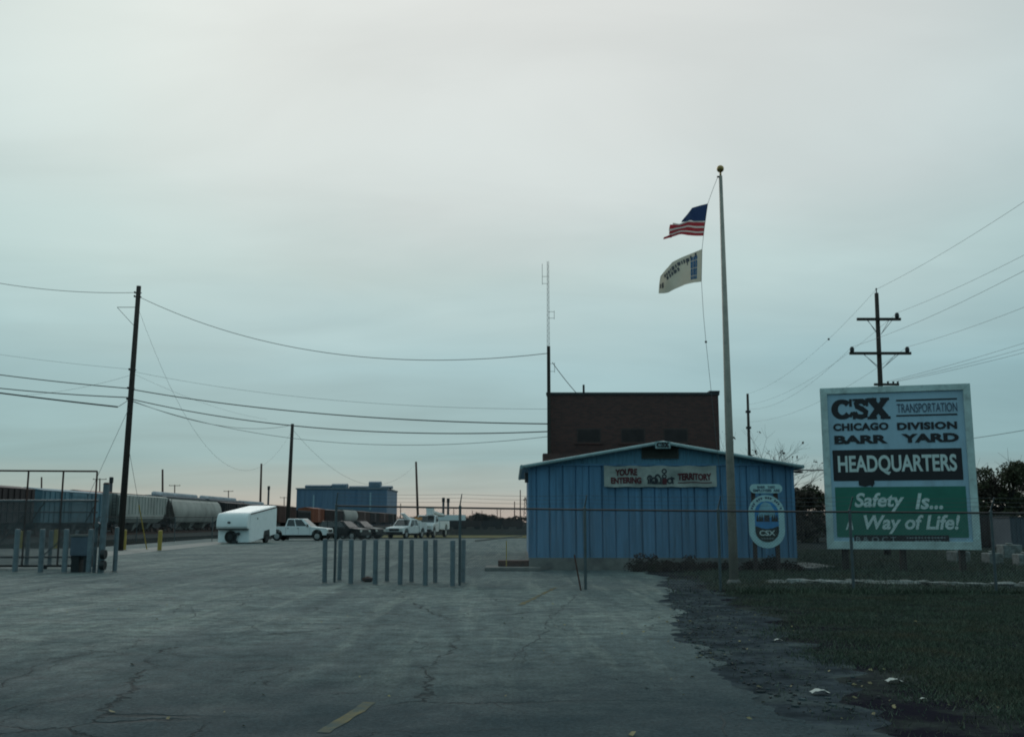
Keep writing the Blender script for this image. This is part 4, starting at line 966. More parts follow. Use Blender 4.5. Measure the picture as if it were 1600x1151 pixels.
# right-hand pole line
YR = 50.; rb = Vector((at(1384, 815, YR).x, YR, 0)); rt = at(1369.5, 458, YR)
poleR = simple_pole('utility_pole', 'tall two-armed utility pole standing behind the big sign', rb, rt, .17, .10, m_wood)
m = MB(); m.cyl(rt, rt + Vector((0, 0, .18)), .03, n=8); m.sphere(rt + Vector((0, 0, .22)), .05, 8, 6); m.build('top_pin', m_dark, poleR)
INS = {}
for key, py, x0, x1, ins in (('u', 500, 1337, 1405, (1399.5,)), ('l', 553, 1325.5, 1421, (1329.5, 1415.5))):
    c = rb.lerp(rt, at(1370, py, YR).z / rt.z); a, b = at(x0, py, YR).x, at(x1, py, YR).x
    m = MB(); m.box2((a, YR - .26, c.z - .06), (b, YR - .13, c.z + .07)); arm = m.build('crossarm', m_wood, poleR)
    for s in (-1, 1):
        ex = c.x + s * (b - a) * .29; m = MB(); m.cyl((ex, YR - .28, c.z - .05), (c.x + s * .1, YR - .2, c.z - .72), .014, n=5); m.cyl((ex - s * .12, YR - .1, c.z - .05), (c.x + s * .1, YR - .1, c.z - .76), .012, n=5); m.build('brace', m_dark, poleR)
    for px in ins:
        ix = at(px, py, YR).x; m = MB(); m.tube([(ix, YR - .2, c.z + .05), (ix, YR - .2, c.z + .12), (ix, YR - .2, c.z + .26), (ix, YR - .2, c.z + .34)], [.06, .11, .105, .06], 10); m.build('insulator', m_dark, arm); INS[px] = Vector((ix, YR - .2, c.z + .33))
# lower arm running towards the road, with its insulators
c = rb.lerp(rt, at(1376, 601, YR).z / rt.z); m = MB(); e = at(1445, 599, YR - 4); m.box2((c.x - .35, YR - .16, c.z - .05), (c.x + .9, YR - .04, c.z + .06)); arm3 = m.build('service_arm', m_wood, poleR)
SERV = []
for k, (ox, dz) in enumerate(((.35, .12), (.62, .12), (.85, .12))):
    m = MB(); m.tube([(c.x + ox, YR - .1, c.z + .05), (c.x + ox, YR - .1, c.z + .16)], [.04, .06], 8); m.build('insulator', m_dark, arm3); SERV.append(Vector((c.x + ox, YR - .1, c.z + .16)))
YR2 = 91.; rb2 = Vector((at(1174, 815, YR2).x, YR2, 0)); rt2 = at(1168, 615, YR2)
poleR2 = simple_pole('utility_pole', 'slim utility pole rising behind the shed roof and bare branches', rb2, rt2, .2, .11, m_wood)
for py in (643, 668):
    c = rb2.lerp(rt2, at(1170, py, YR2).z / rt2.z); m = MB(); m.box((c.x, YR2, c.z), (.42, .3, .2)); m.build('fitting', m_dark, poleR2)

# ------------------------------------------------------------------ wires
def wire(p0, p1, sag, r, label, mat=m_cable, n=28, group='overhead wires'):
    p0, p1 = Vector(p0), Vector(p1); m = MB(); pts = []
    for i in range(n + 1):
        t_ = i / n; p = p0.lerp(p1, t_); p.z -= sag * 4 * t_ * (1 - t_); pts.append(p)
    m.tube(pts, r, 5)
    return tag(m.build('overhead_wire', mat, origin=p0), label, 'wire')
YMp = ym
wire(at(-260, 366, 62), on1(457), 1.1, .016, 'top wire reaching the tall pole from the left edge', m_cable)
wire(on1(463), at(855, 552, YMp), 1.6, .016, 'top wire swagged from the tall pole to the radio mast')
bl = lambda py: Vector((bx0 - .0, YB - .02, at(853, py, YB).z))
wire(at(-260, 508, 62), on1(577), .3, .007, 'thin middle wire reaching the tall pole from the left', m_wire)
wire(on1(580), bl(639), .55, .007, 'thin middle wire from the tall pole to the brick building', m_wire)
wire(at(-260, 544, 62), on1(607), .25, .028, 'thick upper cable reaching the tall pole from the left')
wire(on1(608), bl(662), .45, .028, 'thick upper cable from the tall pole to the brick building')
wire(at(-260, 568, 62), on1(621), .35, .03, 'thick lower cable reaching the tall pole from the left')
wire(on1(623), bl(674), .75, .026, 'thick lower cable from the tall pole to the brick building')
wire(on1(626), bl(682), 1.25, .012, 'thin lowest wire from the tall pole to the brick building', m_wire)
wire(on1(625), p2t - Vector((0, 0, .1)), .9, .016, 'cable from the tall pole to the mid-distance pole')
wire(at(-260, 577, 60), at(184, 635.5, Y1 - .4), .1, .045, 'stub of very thick cable ending just left of the tall pole')
wire(at(184, 635.5, Y1 - .4), on1(622), .02, .016, 'short tie from the thick cable stub to the tall pole')
wire(on1(585), at(40, 617, 62), .2, .007, 'thin slanting wire left of the tall pole', m_wire)
wire(on1(478), p2t - Vector((0, 0, .6)), 6.5, .007, 'slack thin wire drooping from the tall pole to the mid-distance pole', m_wire)
wire(on1(583), at(418, 655, 88), .4, .006, 'thin tie wire slanting right from the tall pole', m_wire)
wire(p2t - Vector((0, 0, .5)), pole4.location + Vector((at(650, 724, 153).x - pole4.location.x, 0, at(650, 724, 153).z)), 4.2, .011, 'slack wire from the mid-distance pole to the pole behind the bucket truck', m_wire)
wire(at(863, 566, YMp), (at(902, 612, YB + .3).x, YB + .3, bz + .03), .05, .016, 'short stay wire from the radio mast to the brick parapet')
# right line: towards the road and away to the far pole
near = Vector((rb.x * 2 - rb2.x * 1 + 1.0, 10, 0))
topw = rt + Vector((0, 0, .2))
def rwire(p, far_dz, nx, lab):
    d_ = Vector((-.06, -1, 0))
    wire(p, Vector((p.x - 1.6, 8, p.z + nx)),   .9, .0065, lab + ' towards the road', m_wire)
    wire(p, Vector((rt2.x, YR2, rt2.z + far_dz)),   .9, .006, lab + ' to the slim far pole', m_wire)
rwire(topw, 0, .6, 'top wire running from the two-armed pole')
rwire(INS[1399.5], -1.0, .3, 'upper-arm wire running from the two-armed pole')
rwire(INS[1329.5], -1.4, .3, 'left lower-arm wire running from the two-armed pole')
rwire(INS[1415.5], -2.6, .3, 'right lower-arm wire running from the two-armed pole')
for (p, (px, py)), nm in zip(zip(SERV, ((1640, 524), (1640, 538), (1640, 549))), ('first', 'second', 'third')):
    wire(p, at(px + 160, py - 55, 34), .15, .007, nm + ' service wire leaving the two-armed pole to the right', m_wire)
wire((xr + .12, YS + .3, at(1250, 733, YS).z), at(1378, 724, YR - .12), .12, .026, 'service cable from the shed corner to the two-armed pole')
wire(rb.lerp(rt, at(1376, 700, YR).z / rt.z), at(1760, 640, 40), .2, .012, 'low wire running right from behind the big sign', m_wire)
m = MB(); c = topw.lerp(Vector((rt2.x, YR2, rt2.z)), .25); c.z -= .9 * 4 * .25 * .75; m.sphere(c, .07, 8, 6); tag(m.build('wire_splice', m_dark, origin=c), 'small dark splice on the top wire beside the two-armed pole', 'splice')

# ------------------------------------------------------------------ freight cars
def bogie(parent, x):
    m = MB()
    for s in (-1, 1): m.prism([(x - 1.35, s * .95 - .06, .62), (x - .5, s * .95 - .06, .42), (x + .5, s * .95 - .06, .42), (x + 1.35, s * .95 - .06, .62), (x + 1.1, s * .95 - .06, .95), (x - 1.1, s * .95 - .06, .95)], (0, .12, 0))
    m.box((x, 0, .72), (.5, 2.1, .3)); b = m.build('bogie', m_dark, parent, local=True)
    for dx in (-.9, .9):
        m = MB()
        for s in (-1, 1): m.cyl((x + dx, s * .70, .44), (x + dx, s * .84, .44), .44, n=16)
        m.cyl((x + dx, -.7, .44), (x + dx, .7, .44), .08, n=8); m.build('wheelset', m_rust, b, local=True)
def railcar(kind, X, y0, y1, top, mat, label, roofmat=None, group=None, hatch=True):
    Ln = y1 - y0; zb = .52
    t_ = thing({'box': 'boxcar', 'hop': 'hopper_car', 'cyl': 'hopper_car', 'gon': 'gondola_car'}[kind], label, 'railcar', (X, (y0 + y1) / 2, zb), group, rz=PI / 2)
    h = top - zb; hl = Ln / 2 - .35; W = 1.5
    bogie(t_, -hl + 1.9); bogie(t_, hl - 1.9)
    m = MB(); m.box((0, 0, 1.0), (Ln - .3, .5, .28)); m.box((-Ln / 2 + .12, 0, .9), (.3, .3, .3)); m.box((Ln / 2 - .12, 0, .9), (.3, .3, .3)); m.build('underframe', m_dark, t_, local=True)
    if kind in ('box', 'gon'):
        m = MB(); m.box2((-hl, -W, 1.05), (hl, W, h - .25 if kind == 'box' else h)); b = m.build('body', mat, t_, local=True, bevel=.03)
        m = MB(); k = -hl + .5
        while k < hl - .2:
            if abs(k) > 1.7 or kind == 'gon':
                for s in (-1, 1): m.box((k, s * (W + .04), (1.1 + h - .3) / 2), (.12, .09, h - 1.45))
            k += .95
        tag(m.build('rib', mat, b, local=True), kind='stuff')
        if kind == 'box':
            for s in (-1, 1):
                m = MB(); m.box((0, s * (W + .05), (1.15 + h - .3) / 2), (3.0, .09, h - 1.5))
                for q in range(4): m.box((0, s * (W + .10), 1.5 + q * (h - 2.1) / 3), (2.9, .05, .12))
                m.build('door', mat, b, local=True)
            m = MB(); m.prism([(-hl - .05, -W - .05, h - .25), (-hl - .05, W + .05, h - .25), (-hl - .05, .1, h), (-hl - .05, -.1, h)], (2 * hl + .1, 0, 0)); m.build('roof', roofmat or mat, t_, local=True)
    else:
        if kind == 'hop':
            sec = [(-W, h - .1), (-W, 1.5), (-1.1, 1.05), (1.1, 1.05), (W, 1.5), (W, h - .1), (1.2, h), (-1.2, h)]
        else:
            sec = [(-1.1, 1.05)] + [(-1.25 - .36 * math.sin(PI * q / 8), 1.2 + (h - 1.5) * q / 8) for q in range(9)] + [(-.9, h), (.9, h)] + [(1.25 + .36 * math.sin(PI * q / 8), 1.2 + (h - 1.5) * q / 8) for q in range(8, -1, -1)] + [(1.1, 1.05)]
        m = MB(); rings = []
        for x_, f_ in ((-hl, 1), (hl, 1)):
            ring = []
            for y_, z_ in sec:
                lowf = max(0, (2.4 - z_) / 1.4); xx = x_ - math.copysign(min(1, lowf) * 2.0, x_); ring.append((xx, y_, z_))
            rings.append(ring)
        m.loft(rings); b = m.build('body', mat, t_, local=True)
        if kind == 'hop':
            m = MB(); k = -hl + .3
            while k < hl:
                for s in (-1, 1): m.box((k, s * (W + .03), (1.9 + h) / 2 - .05), (.10, .08, h - 2.1))
                k += .9
            tag(m.build('rib', mat, b, local=True), kind='stuff')
        m = MB(); m.box((0, 0, h + .06), (2 * hl, 1.9, .08)); rf_ = m.build('roof_walk', roofmat or m_conc, t_, local=True)
        if hatch: m = MB(); m.tube([(-hl + .2, 0, h + .22), (-hl + .6, 0, h + .27), (hl - .6, 0, h + .27), (hl - .2, 0, h + .22)], [.12, .30, .30, .12], 10); m.build('hatch_cover', roofmat or m_conc, rf_, local=True)
        for x_ in (-hl * .55, 0, hl * .55):
            m = MB(); m.loft([[(x_ - .9, -.9, 1.1), (x_ + .9, -.9, 1.1), (x_ + .9, .9, 1.1), (x_ - .9, .9, 1.1)], [(x_ - .3, -.4, .35), (x_ + .3, -.4, .35), (x_ + .3, .4, .35), (x_ - .3, .4, .35)]]); m.build('outlet_bay', mat, t_, local=True)
        for s in (-1, 1):
            m = MB(); m.box((s * (hl + .12), -W + .12, (1 + h) / 2), (.05, .05, h - 1)); m.box((s * (hl + .12), -W + .5, (1 + h) / 2), (.05, .05, h - 1))
            for q in range(8): m.box((s * (hl + .12), -W + .31, 1.2 + q * (h - 1.4) / 8), (.04, .4, .04))
            m.build('ladder', m_dark, t_, local=True)
    return t_
def rc(name, c, c2=None): return pm(name, c, .75, 0, var=.2, scale=.8, stretch=(1, 1, .4), col2=c2 or tuple(x * .6 for x in c), c2pos=(.48, .7))
R_dark = rc('car_dark_brown', (.045, .030, .030)); R_blue = rc('car_blue', (.11, .21, .26), (.07, .13, .165)); R_grey = rc('car_grey', (.40, .41, .38), (.27, .27, .25)); R_tan = rc('car_pale_tan', (.38, .37, .34))
R_orange = rc('car_orange', (.28, .085, .045)); R_brown = rc('car_brown', (.10, .045, .035)); R_red = rc('car_red', (.20, .05, .035)); R_slate = rc('car_slate', (.06, .08, .10)); R_black = rc('car_black', (.022, .022, .025))
m_roofpale = rc('car_roof_pale', (.34, .37, .40))
A_ = [('box', 68.3, 83.4, 4.75, R_dark, 'dark brown boxcar nearest the open gate'), ('box', 84.0, 98.8, 4.75, R_blue, 'pale blue ribbed boxcar behind the open gate'),
      ('hop', 100.3, 115.6, 4.65, R_grey, 'grey ribbed hopper car right behind the tall utility pole'), ('cyl', 116.6, 136.8, 4.75, R_tan, 'pale round-sided hopper car left of the white trailer'),
      ('box', 138, 153, 4.7, R_black, 'black boxcar coupled beyond the round-sided hopper'), ('box', 154, 169, 4.6, R_dark, 'dark boxcar hidden mostly by the white trailer'),
      ('box', 170, 184.5, 4.75, R_brown, 'brown boxcar seen right beside the white trailer'), ('gon', 185.5, 198, 4.0, R_black, 'low black gondola behind the white pickup cab'),
      ('box', 199, 212, 4.75, R_orange, 'bright orange boxcar above the white pickup hood'), ('box', 213, 236, 4.6, R_dark, 'dark boxcar beyond the orange boxcar'), ('cyl', 237, 258, 4.9, R_tan, 'pale round-sided hopper car above the dark parked vehicles'),
      ('box', 259, 280, 4.75, R_brown, 'brown boxcar right of the farther pale hopper'), ('box', 281, 300, 4.7, R_dark, 'dark boxcar left of the service pickup'), ('box', 301, 322, 4.7, R_brown, 'brown boxcar above the service pickup'), ('box', 323, 345, 4.7, R_dark, 'last dark boxcar of the train behind the service pickup')]
for k, y0, y1, tp, mt, lb in A_: railcar(k, -41, y0, y1, tp - (.4 if k == 'cyl' else .2), mt, lb, hatch=False, group='freight cars in the yard')
B_ = [('box', 86, 106, 4.4, R_dark, 'dark boxcar on the far track behind the blue boxcar', None), ('box', 107, 129, 4.75, R_orange, 'orange boxcar on the far track with its roof edge showing', R_orange),
      ('hop', 130.5, 150, 4.75, R_slate, 'tall slate hopper car on the far track with rounded roof hatch', m_roofpale), ('hop', 150.8, 171, 4.75, R_slate, 'second tall slate hopper car on the far track', m_roofpale), ('hop', 172, 190, 4.45, R_slate, 'lower slate hopper car on the far track behind the trailer', m_roofpale)]
for k, y0, y1, tp, mt, lb, rm in B_: railcar(k, -47, y0, y1, tp + .32, mt, lb, rm, group='freight cars in the yard')
# white semi-trailer parked across the horizon
Y = 330.; a, b = at(680, 815, Y).x, at(727, 815, Y).x
tr = thing('semi_trailer', 'distant long white box trailer right of the bucket truck', 'trailer', ((a + b) / 2, Y, 0))
m = MB(); m.box2((a, Y, 1.15), (b, Y + 2.6, 3.95)); m.build('box', m_white, tr)
m = MB(); m.box2((a, Y + .3, .85), (b, Y + 2.3, 1.14)); m.build('chassis', m_dark, tr)
for x_ in (a + 1.2, a + 2.5, b - 2.0):
    m = MB(); m.cyl((x_, Y + .1, .5), (x_, Y + 2.5, .5), .5, n=14); m.build('wheels', m_tyre, tr)

# ------------------------------------------------------------------ blue factory far off
Y = 420.
fx0, fx1, fx2 = at(462, 815, Y).x, at(604, 815, Y).x, at(621, 815, Y + 45).x
fz = at(530, 764, Y).z
m_fac = pm('factory_blue', (.13, .20, .29), .6, 0, var=.12, scale=.15, stretch=(3, 3, .2), col2=(.085, .16, .26))
fac = thing('blue_factory', 'large blue metal factory hall with roof ventilators beyond the freight cars', 'building', ((fx0 + fx1) / 2, Y, 0))
m = MB(); m.prism([(fx0, Y, 0), (fx1, Y, 0), (fx2, Y + 42, 0), (fx0, Y + 42, 0)], (0, 0, fz)); m.build('wall', m_fac, fac)
m = MB(); m.prism([(fx0 - .4, Y - .4, fz), (fx1 + .4, Y - .4, fz), (fx2 + .4, Y + 42, fz), (fx0 - .4, Y + 42, fz)], (0, 0, .5)); m.build('roof', pm('factory_roof', (.20, .23, .25), .7, 0, var=.15, scale=.2), fac)
m_vent = pm('roof_vent_blue', (.14, .20, .25), .7, 0, var=.15, scale=.3)
for x0, x1, ytop, dy in ((475, 516, 757, 6), (517, 540, 755, 5), (544, 574, 758.5, 6), (575, 593, 751.5, 12), (594, 611, 758.5, 6)):
    a, b = at(x0, 815, Y + dy).x, at(x1, 815, Y + dy).x; zt = at(x0, ytop, Y + dy).z
    m = MB(); m.prism([(a, Y + dy, fz + .5), (a, Y + dy + 5, fz + .5), (a, Y + dy + 5.6, zt - .5), (a, Y + dy + 3.5, zt), (a, Y + dy + 1.5, zt), (a, Y + dy - .6, zt - .5)], (b - a, 0, 0)); m.build('roof_ventilator', m_vent, fac)
m_sky = pm('translucent_panel', (.30, .42, .48), .5, 0, var=.1)
for px, y0, y1 in ((489, 773, 794), (578, 769, 796)):
    x_ = at(px, 815, Y).x; m = MB(); m.box2((x_ - .3, Y - .08, at(px, y1, Y).z), (x_ + .3, Y - .01, at(px, y0, Y).z)); m.build('downpipe', m_sky, fac)
m_fwin = pm('factory_window', (.11, .20, .27), .3, 0, var=.3, scale=1)
for k in range(14):
    x0 = at(531 + k * 3.6, 815, Y).x; x1 = at(534.3 + k * 3.6, 815, Y).x; m = MB(); m.box2((x0, Y - .06, at(540, 801, Y).z), (x1, Y - .01, at(540, 793.5, Y).z)); m.build('window', m_fwin, fac)
k = 0
for px in range(466, 603, 9):
    x_ = at(px, 815, Y).x; m = MB(); m.box2((x_ - .1, Y - .14, 0), (x_ + .1, Y - .003, fz - .01)); m.build('wall_seam', m_fac, fac)
a = at(603, 790, Y).x

# ------------------------------------------------------------------ vehicles
def wheel(parent, x, y, r, w=.24):
    s = 1 if y > 0 else -1
    m = MB(); m.tube([(x, y - w / 2, r), (x, y - w / 2 + .03, r), (x, y + w / 2 - .03, r), (x, y + w / 2, r)], [r * .9, r, r, r * .9], 20); wh = m.build('wheel', m_tyre, parent, local=True)
    m = MB(); m.tube([(x, y + s * w * .45, r), (x, y + s * (w / 2 + .012), r), (x, y + s * (w / 2 + .02), r)], [r * .62, r * .60, r * .25], 16); m.build('rim', m_rim, wh, local=True)
def arch(xc, r, zb, n=8):
    return [(xc + r * math.cos(PI - PI * i / n), zb + (r * 1.0) * math.sin(PI * i / n)) for i in range(n + 1)]
def body_mesh(poly, hw):
    m = MB(); m.prism([(x, -hw, z) for x, z in poly], (0, 2 * hw, 0)); return m
def frustum(m, b, t, zb, zt):   # b,t = (x0,x1,halfwidth)
    R = lambda q, z: [(q[0], -q[2], z), (q[1], -q[2], z), (q[1], q[2], z), (q[0], q[2], z)]
    m.loft([R(b, zb), R(t, zt)]); return R(b, zb), R(t, zt)
def bil(c00, c10, c11, c01, u, v):
    a = Vector(c00).lerp(Vector(c10), u); b = Vector(c01).lerp(Vector(c11), u); return a.lerp(b, v)
def pane(parent, name, cs, u0, v0, u1, v1, mat, off=.012, local=True):
    c = [bil(*cs, u, v) for u, v in ((u0, v0), (u1, v0), (u1, v1), (u0, v1))]; n_ = (c[1] - c[0]).cross(c[3] - c[0]).normalized()
    m = MB(); m.prism([p - n_ * .01 for p in c], n_ * (off + .01)); return m.build(name, mat, parent, local=local)
def cabin(parent, b, t, zb, zt, mat, splits, glass=True):
    m = MB(); B, T = frustum(m, b, t, zb, zt); cb = m.build('cab', mat, parent, local=True, bevel=.05)
    faces = {'right': (B[0], B[1], T[1], T[0]), 'left': (B[2], B[3], T[3], T[2]), 'front': (B[1], B[2], T[2], T[1]), 'rear': (B[3], B[0], T[0], T[3])}
    pane(cb, 'windscreen', faces['front'], .05, .08, .95, .90, m_glass); pane(cb, 'rear_window', faces['rear'], .08, .12, .92, .88, m_glass)
    for u0, u1 in splits:
        pane(cb, 'side_window', faces['right'], u0, .10, u1, .88, m_glass); pane(cb, 'side_window', faces['left'], 1 - u1, .10, 1 - u0, .88, m_glass)
    return cb
def front_end(parent, xf, hw, z0, z1, grille=m_black):
    m = MB(); m.box((xf + .02, 0, (z0 + z1) / 2), (.06, hw * 1.15, z1 - z0)); m.build('grille', grille, parent, local=True, bevel=.01)
    for s in (-1, 1):
        m = MB(); m.box((xf + .015, s * hw * .78, (z0 + z1) / 2 + .02), (.07, hw * .34, (z1 - z0) * .8)); m.build('headlight', m_lamp, parent, local=True, bevel=.01)
    m = MB(); m.box((xf + .06, 0, z0 - .16), (.16, hw * 1.98, .2)); m.build('bumper', m_rim if grille is not m_black else m_black, parent, local=True, bevel=.03)
def mirrors(parent, x, hw, z):
    for s in (-1, 1):
        m = MB(); m.box((x, s * (hw + .13), z), (.1, .2, .24)); m.build('mirror', m_black, parent, local=True, bevel=.02)
def pickup(name, label, cat, loc, rz, paint, bed='bed', lift=0.):
    t_ = thing(name, label, cat, loc, None, rz); hw = .97; r = .39
    zb = .5
    poly = [(-2.75, .62)] + arch(-1.75, .5, zb) + arch(1.9, .5, zb) + [(2.72, .5), (2.8, .62), (2.8, .98), (2.7, 1.08), (1.3, 1.22), (-1.0, 1.22), (-1.0, 1.24), (-2.78, 1.24)]
    if bed != 'bed': poly = [(-1.0, .5)] + arch(1.9, .5, zb) + [(2.72, .5), (2.8, .62), (2.8, .98), (2.7, 1.08), (1.3, 1.22), (-1.0, 1.22)]
    b = body_mesh(poly, hw).build('body', paint, t_, local=True, bevel=.04)
    cabin(t_, (-1.05, 1.35, .93), (-.85, .50, .76), 1.2, 1.93, paint, [(.06, .40), (.45, .86)])
    m = MB(); m.box((0, 0, .45), (5.2, 1.2, .22)); m.build('chassis', m_dark, t_, local=True)
    for x in (-1.75, 1.9):
        for y in (-.83, .83): wheel(t_, x, y, r)
    front_end(t_, 2.78, hw, .74, 1.0); mirrors(t_, 1.05, hw, 1.32)
    for s in (-1, 1):
        for x_ in (.15, -.75):
            m = MB(); m.box((x_, s * (hw + .006), 1.08), (.16, .03, .04)); m.build('door_handle', m_black, b, local=True)
        for x_ in (1.25, .22, -.95):
            m = MB(); m.box((x_, s * (hw + .001), .86), (.014, .008, .62)); m.build('door_seam', m_dark, b, local=True)
    if bed == 'bed':
        m = MB(); m.box2((-2.7, -.82, 1.235), (-1.12, .82, 1.246)); m.build('bed_floor', m_dark, t_, local=True)
        m = MB(); m.box((-2.85, 0, .6), (.14, 1.8, .18)); m.build('rear_bumper', m_rim, t_, local=True)
        for s in (-1, 1):
            m = MB(); m.box((-2.79, s * .86, 1.0), (.04, .16, .34)); m.build('tail_light', pm('tail_red', (.3, .02, .02), .3), t_, local=True)
    else:
        for s in (-1, 1):
            m = MB(); P = [(-2.9, .62)] + arch(-1.85, .5, .55) + [(-1.12, .62), (-1.12, 1.62), (-2.9, 1.62)]
            m.prism([(x, s * .98 - (.35 if s > 0 else 0), z) for x, z in P], (0, .35, 0)); sb = m.build('tool_box', paint, t_, local=True, bevel=.02)
            for x_ in (-1.3, -2.6):
                m = MB(); m.box((x_, s * .985, 1.25), (.3, .02, .55)); m.build('locker_door', m_white, sb, local=True)
        m = MB(); m.box2((-2.9, -.62, .75), (-1.12, .62, .9)); m.build('bed_floor', m_dark, t_, local=True)
    return t_
pk_p = gnd(455, 843.5)
T1 = pickup('pickup_truck', 'white extended-cab pickup parked behind the white trailer', 'pickup', (at(478, 815, 90).x - .55, 90, .008), math.radians(-6), m_whitev)
# two dark vehicles
m_darkp = pm('dark_green_paint', (.008, .012, .014), .35, 0, var=.1, spec=.3); m_darkp2 = pm('black_car_paint', (.006, .007, .009), .35, 0, var=.1, spec=.3)
def suv(label, loc, rz, paint):
    t_ = thing('parked_suv', label, 'car', loc, None, rz); hw = .92; zb = .46
    poly = [(-2.3, .55)] + arch(-1.4, .43, zb) + arch(1.45, .43, zb) + [(2.25, .48), (2.34, .6), (2.32, .88), (2.2, 1.0), (1.0, 1.13), (-2.28, 1.13)]
    b = body_mesh(poly, hw).build('body', paint, t_, local=True, bevel=.06)
    cabin(t_, (-2.25, 1.1, .89), (-2.0, .25, .72), 1.11, 1.74, paint, [(.04, .28), (.31, .58), (.61, .88)])
    for x in (-1.4, 1.45):
        for y in (-.80, .80): wheel(t_, x, y, .36)
    front_end(t_, 2.30, hw, .68, .92); mirrors(t_, .8, hw, 1.2)
    m = MB(); m.box((0, 0, .42), (4.2, 1.2, .2)); m.build('chassis', m_dark, t_, local=True)
    for s in (-1, 1):
        m = MB(); m.cyl((-1.8, s * .62, 1.79), (0, s * .62, 1.79), .02, n=6)
        for x_ in (-1.7, -.1): m.cyl((x_, s * .62, 1.73), (x_, s * .62, 1.79), .018, n=6)
        m.build('roof_rail', m_black, t_, local=True)
    return t_
suv('dark green vehicle parked nose out beside the white pickup', (at(538, 815, 94).x, 94, .008), math.radians(-24), m_darkp)
suv('black vehicle parked beyond the dark green one', (at(563, 815, 99).x, 99, .008), math.radians(-24), m_darkp2)
# service pickup with a folded boom
sv = pickup('service_truck', 'white service pickup with utility boxes and low folded boom', 'truck', (at(632, 815, 101).x, 103, .008), math.radians(-110), m_whitev, bed='util')
m = MB(); m.prism([(-3.2, -.18, 1.75), (-.2, -.18, 2.15), (.9, -.18, 2.55), (1.1, -.18, 2.45), (.2, -.18, 1.99), (-3.2, -.18, 1.5)], (0, .36, 0)); m.build('boom', m_whitev, sv, local=True, bevel=.03)
m = MB(); m.cyl((-2.0, 0, .9), (-2.0, 0, 1.75), .2, n=12); m.build('boom_pedestal', m_whitev, sv, local=True)
m = MB(); m.box((-2.8, 0, 1.98), (.8, .5, .3)); m.build('boom_knuckle', m_amber, sv, local=True)
# bucket truck
bt_ = thing('bucket_truck', 'white utility bucket truck with folded boom beyond the service pickup', 'truck', (at(669, 815, 107).x, 109, .008), None, math.radians(-100))
hw = 1.1
poly = [(.2, .62)] + arch(2.1, .58, .6) + [(2.95, .65), (3.05, .8), (3.0, 1.25), (2.85, 1.4), (1.75, 1.55), (.2, 1.55)]
body_mesh(poly, hw).build('body', m_whitev, bt_, local=True, bevel=.06)
cabin(bt_, (.15, 1.8, 1.05), (.3, 1.25, .95), 1.53, 2.35, m_whitev, [(.15, .85)])
m = MB(); m.box((-1.0, 0, .7), (7.2, .9, .3)); m.build('chassis', m_dark, bt_, local=True)
for x in (-2.9, 2.1):
    for y in (-.95, .95): wheel(bt_, x, y, .5, .3)
front_end(bt_, 2.98, .95, .95, 1.25); mirrors(bt_, 1.5, 1.1, 1.85)
for s in (-1, 1):
    m = MB(); P = [(-4.4, .85)] + arch(-2.9, .62, .8) + [(-.1, .85), (-.1, 1.75), (-4.4, 1.75)]
    m.prism([(x, s * 1.15 - (.5 if s > 0 else 0), z) for x, z in P], (0, .5, 0)); m.build('tool_box', m_white, bt_, local=True, bevel=.02)
m = MB(); m.box2((-4.4, -.65, 1.0), (-.1, .65, 1.12)); m.build('deck', m_dark, bt_, local=True)
m = MB(); m.cyl((-1.0, 0, 1.12), (-1.0, 0, 2.5), .3, .26, n=14); m.build('turret', m_whitev, bt_, local=True)
m = MB(); m.prism([(-4.6, -.16, 2.6), (-1.0, -.16, 2.9), (-.7, -.16, 2.7), (-.7, -.16, 2.45), (-1.1, -.16, 2.4), (-4.6, -.16, 2.3)], (0, .32, 0)); m.build('lower_boom', m_white, bt_, local=True, bevel=.03)
m = MB(); m.prism([(-4.5, .2, 2.55), (1.2, .2, 2.92), (1.2, .2, 2.72), (-4.5, .2, 2.30)], (0, .26, 0)); m.build('upper_boom', m_white, bt_, local=True, bevel=.03)
m = MB(); m.loft([[(1.1, .1, 2.35), (1.8, .1, 2.35), (1.8, .75, 2.35), (1.1, .75, 2.35)], [(1.05, .05, 3.2), (1.88, .05, 3.2), (1.88, .8, 3.2), (1.05, .8, 3.2)]]); m.build('bucket', m_white, bt_, local=True, bevel=.03)
m = MB(); m.box((-4.62, .1, 2.45), (.2, .7, .45)); m.build('boom_elbow', m_dark, bt_, local=True)

# enclosed white trailer, tongue down
tl_ = thing('enclosed_trailer', 'white enclosed trailer tipped onto its tongue with a dark wheel on its nose', 'trailer', (0, 0, 0))
trY = 78.2; front_c = at(367, 815, trY)
tl_.location = (front_c.x, trY, .008); yaw = math.radians(-12); tilt = math.radians(7.5)
tl_.rotation_euler = (0, 0, yaw)
# local axes: x right (width), y back (length), z up; body sheared up to the rear
TWd, TLn, TH = 2.62, 4.6, 2.36
sh = math.tan(tilt)
def tp(x, y, z): return (x, y, z + y * sh)
def tring(y, k=0., rz_=.16):
    w = TWd / 2 - k; zt_ = TH - k + .0
    return [tp(-w, y, .08), tp(w, y, .08), tp(w, y, zt_ - rz_), tp(w - .06, y, zt_ - .05), tp(w - .2, y, zt_), tp(-w + .2, y, zt_), tp(-w + .06, y, zt_ - .05), tp(-w, y, zt_ - rz_)]
m = MB(); rings = []
for y, topz, k in ((0.0, 0, 0), (TLn, 0, 0)): rings.append(tring(y, k))
m.loft(rings); tb_ = m.build('body', m_white, tl_, local=True)
